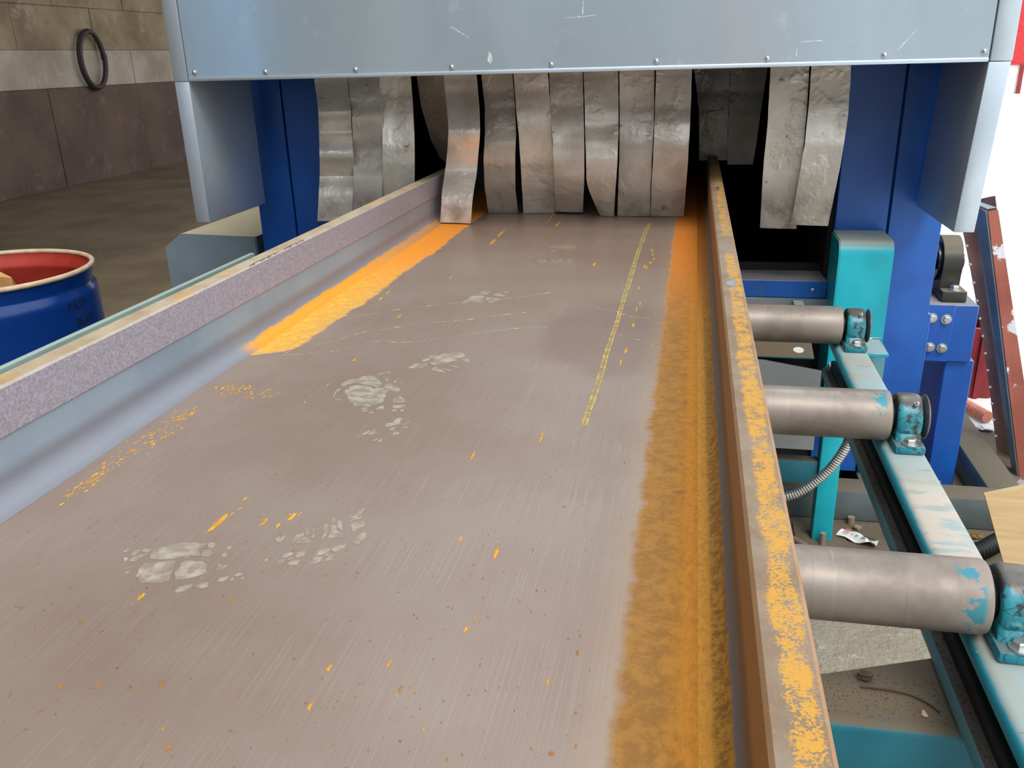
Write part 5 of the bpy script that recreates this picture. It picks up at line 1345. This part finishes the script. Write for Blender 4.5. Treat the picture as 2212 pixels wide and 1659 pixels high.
def flat_text(s, size, x, y, mat, parent):
    cu = bpy.data.curves.new('lettering', 'FONT')
    cu.body = s
    cu.size = size
    tmp = bpy.data.objects.new('lettering', cu)
    COL.objects.link(tmp)
    dg = bpy.context.evaluated_depsgraph_get()
    me = bpy.data.meshes.new_from_object(tmp.evaluated_get(dg))
    bpy.data.objects.remove(tmp)
    for v in me.vertices:
        v.co = bt((x + v.co.x, y + v.co.y, 0.0195))
    me.materials.append(M[mat])
    o = bpy.data.objects.new('lettering', me)
    COL.objects.link(o)
    o.parent = parent
    o.matrix_parent_inverse = parent.matrix_basis.inverted()
flat_text('CE', 0.022, -0.015, -0.018, 'print_black', bag)
bm = bmesh.new()
for k in range(4):
    add_prism(bm, [tuple(bt((-0.04 + 0.004 * (k % 2), -0.014 + 0.009 * k, 0))[:2]), tuple(bt((-0.02, -0.014 + 0.009 * k, 0))[:2]), tuple(bt((-0.02, -0.010 + 0.009 * k, 0))[:2]), tuple(bt((-0.04 + 0.004 * (k % 2), -0.010 + 0.009 * k, 0))[:2])], 'Z', 0.0236, 0.0240)
obj('faded_print', bm, 'print_red', bag)
bm = bmesh.new()
for k in range(9):
    x = 0.022 + 0.004 * k
    c4_ = [(x, -0.018), (x + 0.0022, -0.018), (x + 0.0022 + 0.004, 0.004), (x + 0.004, 0.004)]
    add_prism(bm, [tuple(bt((a_, b_, 0))[:2]) for a_, b_ in c4_], 'Z', 0.0240, 0.0244)
obj('bar_print', bm, 'print_black', bag)
# crumpled wrappers and scraps
def crumple(name, c, r, mat, seed, label, cat='litter', sz=(1, 1, 0.6), group=None):
    bm = bmesh.new()
    bmesh.ops.create_icosphere(bm, subdivisions=2, radius=r)
    rc_ = random.Random(seed)
    for v in bm.verts:
        k = rc_.uniform(0.6, 1.15)
        v.co = Vector((v.co.x * k * sz[0], v.co.y * k * sz[1], v.co.z * k * sz[2]))
    zmin = min(v.co.z for v in bm.verts)
    for v in bm.verts:
        v.co += Vector(c) - Vector((0, 0, zmin))
    return tag(obj(name, bm, mat), label, cat, group)
crumple('gold_wrapper', (0.705, 2.67, 0.0042), 0.024, 'gold', 2, 'crumpled gold foil wrapper beside the rail on the floor', sz=(0.8, 1.3, 0.8))
crumple('gold_wrapper', (0.965, 2.70, 0.0042), 0.018, 'gold', 5, 'small gold scrap by the grey base channel', sz=(1.3, 0.8, 0.4))
crumple('paper_scrap', (1.255, 3.62, 0.0042), 0.035, 'paper', 8, 'small white paper scrap next to the leaning sheet', sz=(1, 1.0, 0.3))
crumple('cement_lump', (0.60, 2.70, 0.0042), 0.014, 'cable', 3, 'small grey lump by the base channel', 'stone')
pts, rad = corrugated([(1.225, 3.86, 0.03), (1.25, 3.79, 0.03), (1.285, 3.70, 0.03)], 0.022, 0.018, 0.004)
bm = bmesh.new()
add_tube(bm, pts, rad, 12)
tag(obj('orange_coil', bm, 'orange', None, 60), 'short ribbed orange pipe piece lying behind the base frame', 'pipe')
bm = bmesh.new()
add_prism(bm, [(1.165, 3.02), (1.33, 2.90), (1.38, 2.96), (1.22, 3.10)], 'Z', 0.030, 0.036)
add_prism(bm, [(1.165, 3.02), (1.33, 2.90), (1.327, 2.896), (1.162, 3.016)], 'Z', 0.0045, 0.036)
tag(obj('metal_offcut', bm, 'mauve'), 'pale folded offcut lying outside the base frame', 'offcut')
# debris on the drive cover
crumple('stone_chip', (0.300, 1.168, 0.6005), 0.013, 'stone', 14, 'dark stone on the drive cover', 'stone', (1.1, 0.6, 0.7))
pts = smooth_path([(0.290, 1.148, 0.603), (0.33, 1.147, 0.603), (0.36, 1.141, 0.603), (0.382, 1.126, 0.603), (0.394, 1.110, 0.603)], 6)
tag(tube('wire_piece', pts, 0.0016, 'stone', None, 6), 'bent brown wire lying on the drive cover', 'wire')
crumple('pale_chip', (0.371, 1.103, 0.6005), 0.006, 'chip', 6, 'pale pointed chip near the wire end', 'chip', (0.8, 1.4, 0.3))
bm = bmesh.new()
rg = random.Random(31)
for _ in range(700):
    x, y, s = rg.uniform(0.15, 0.465), rg.uniform(1.085, 1.185), rg.uniform(0.0005, 0.0016)
    blob(bm, x, y, s * 2, s * 2, 0.6002, s * 0.8, rg, 5)
o = obj('grit', bm, 'stone', cov)
o['kind'] = 'stuff'
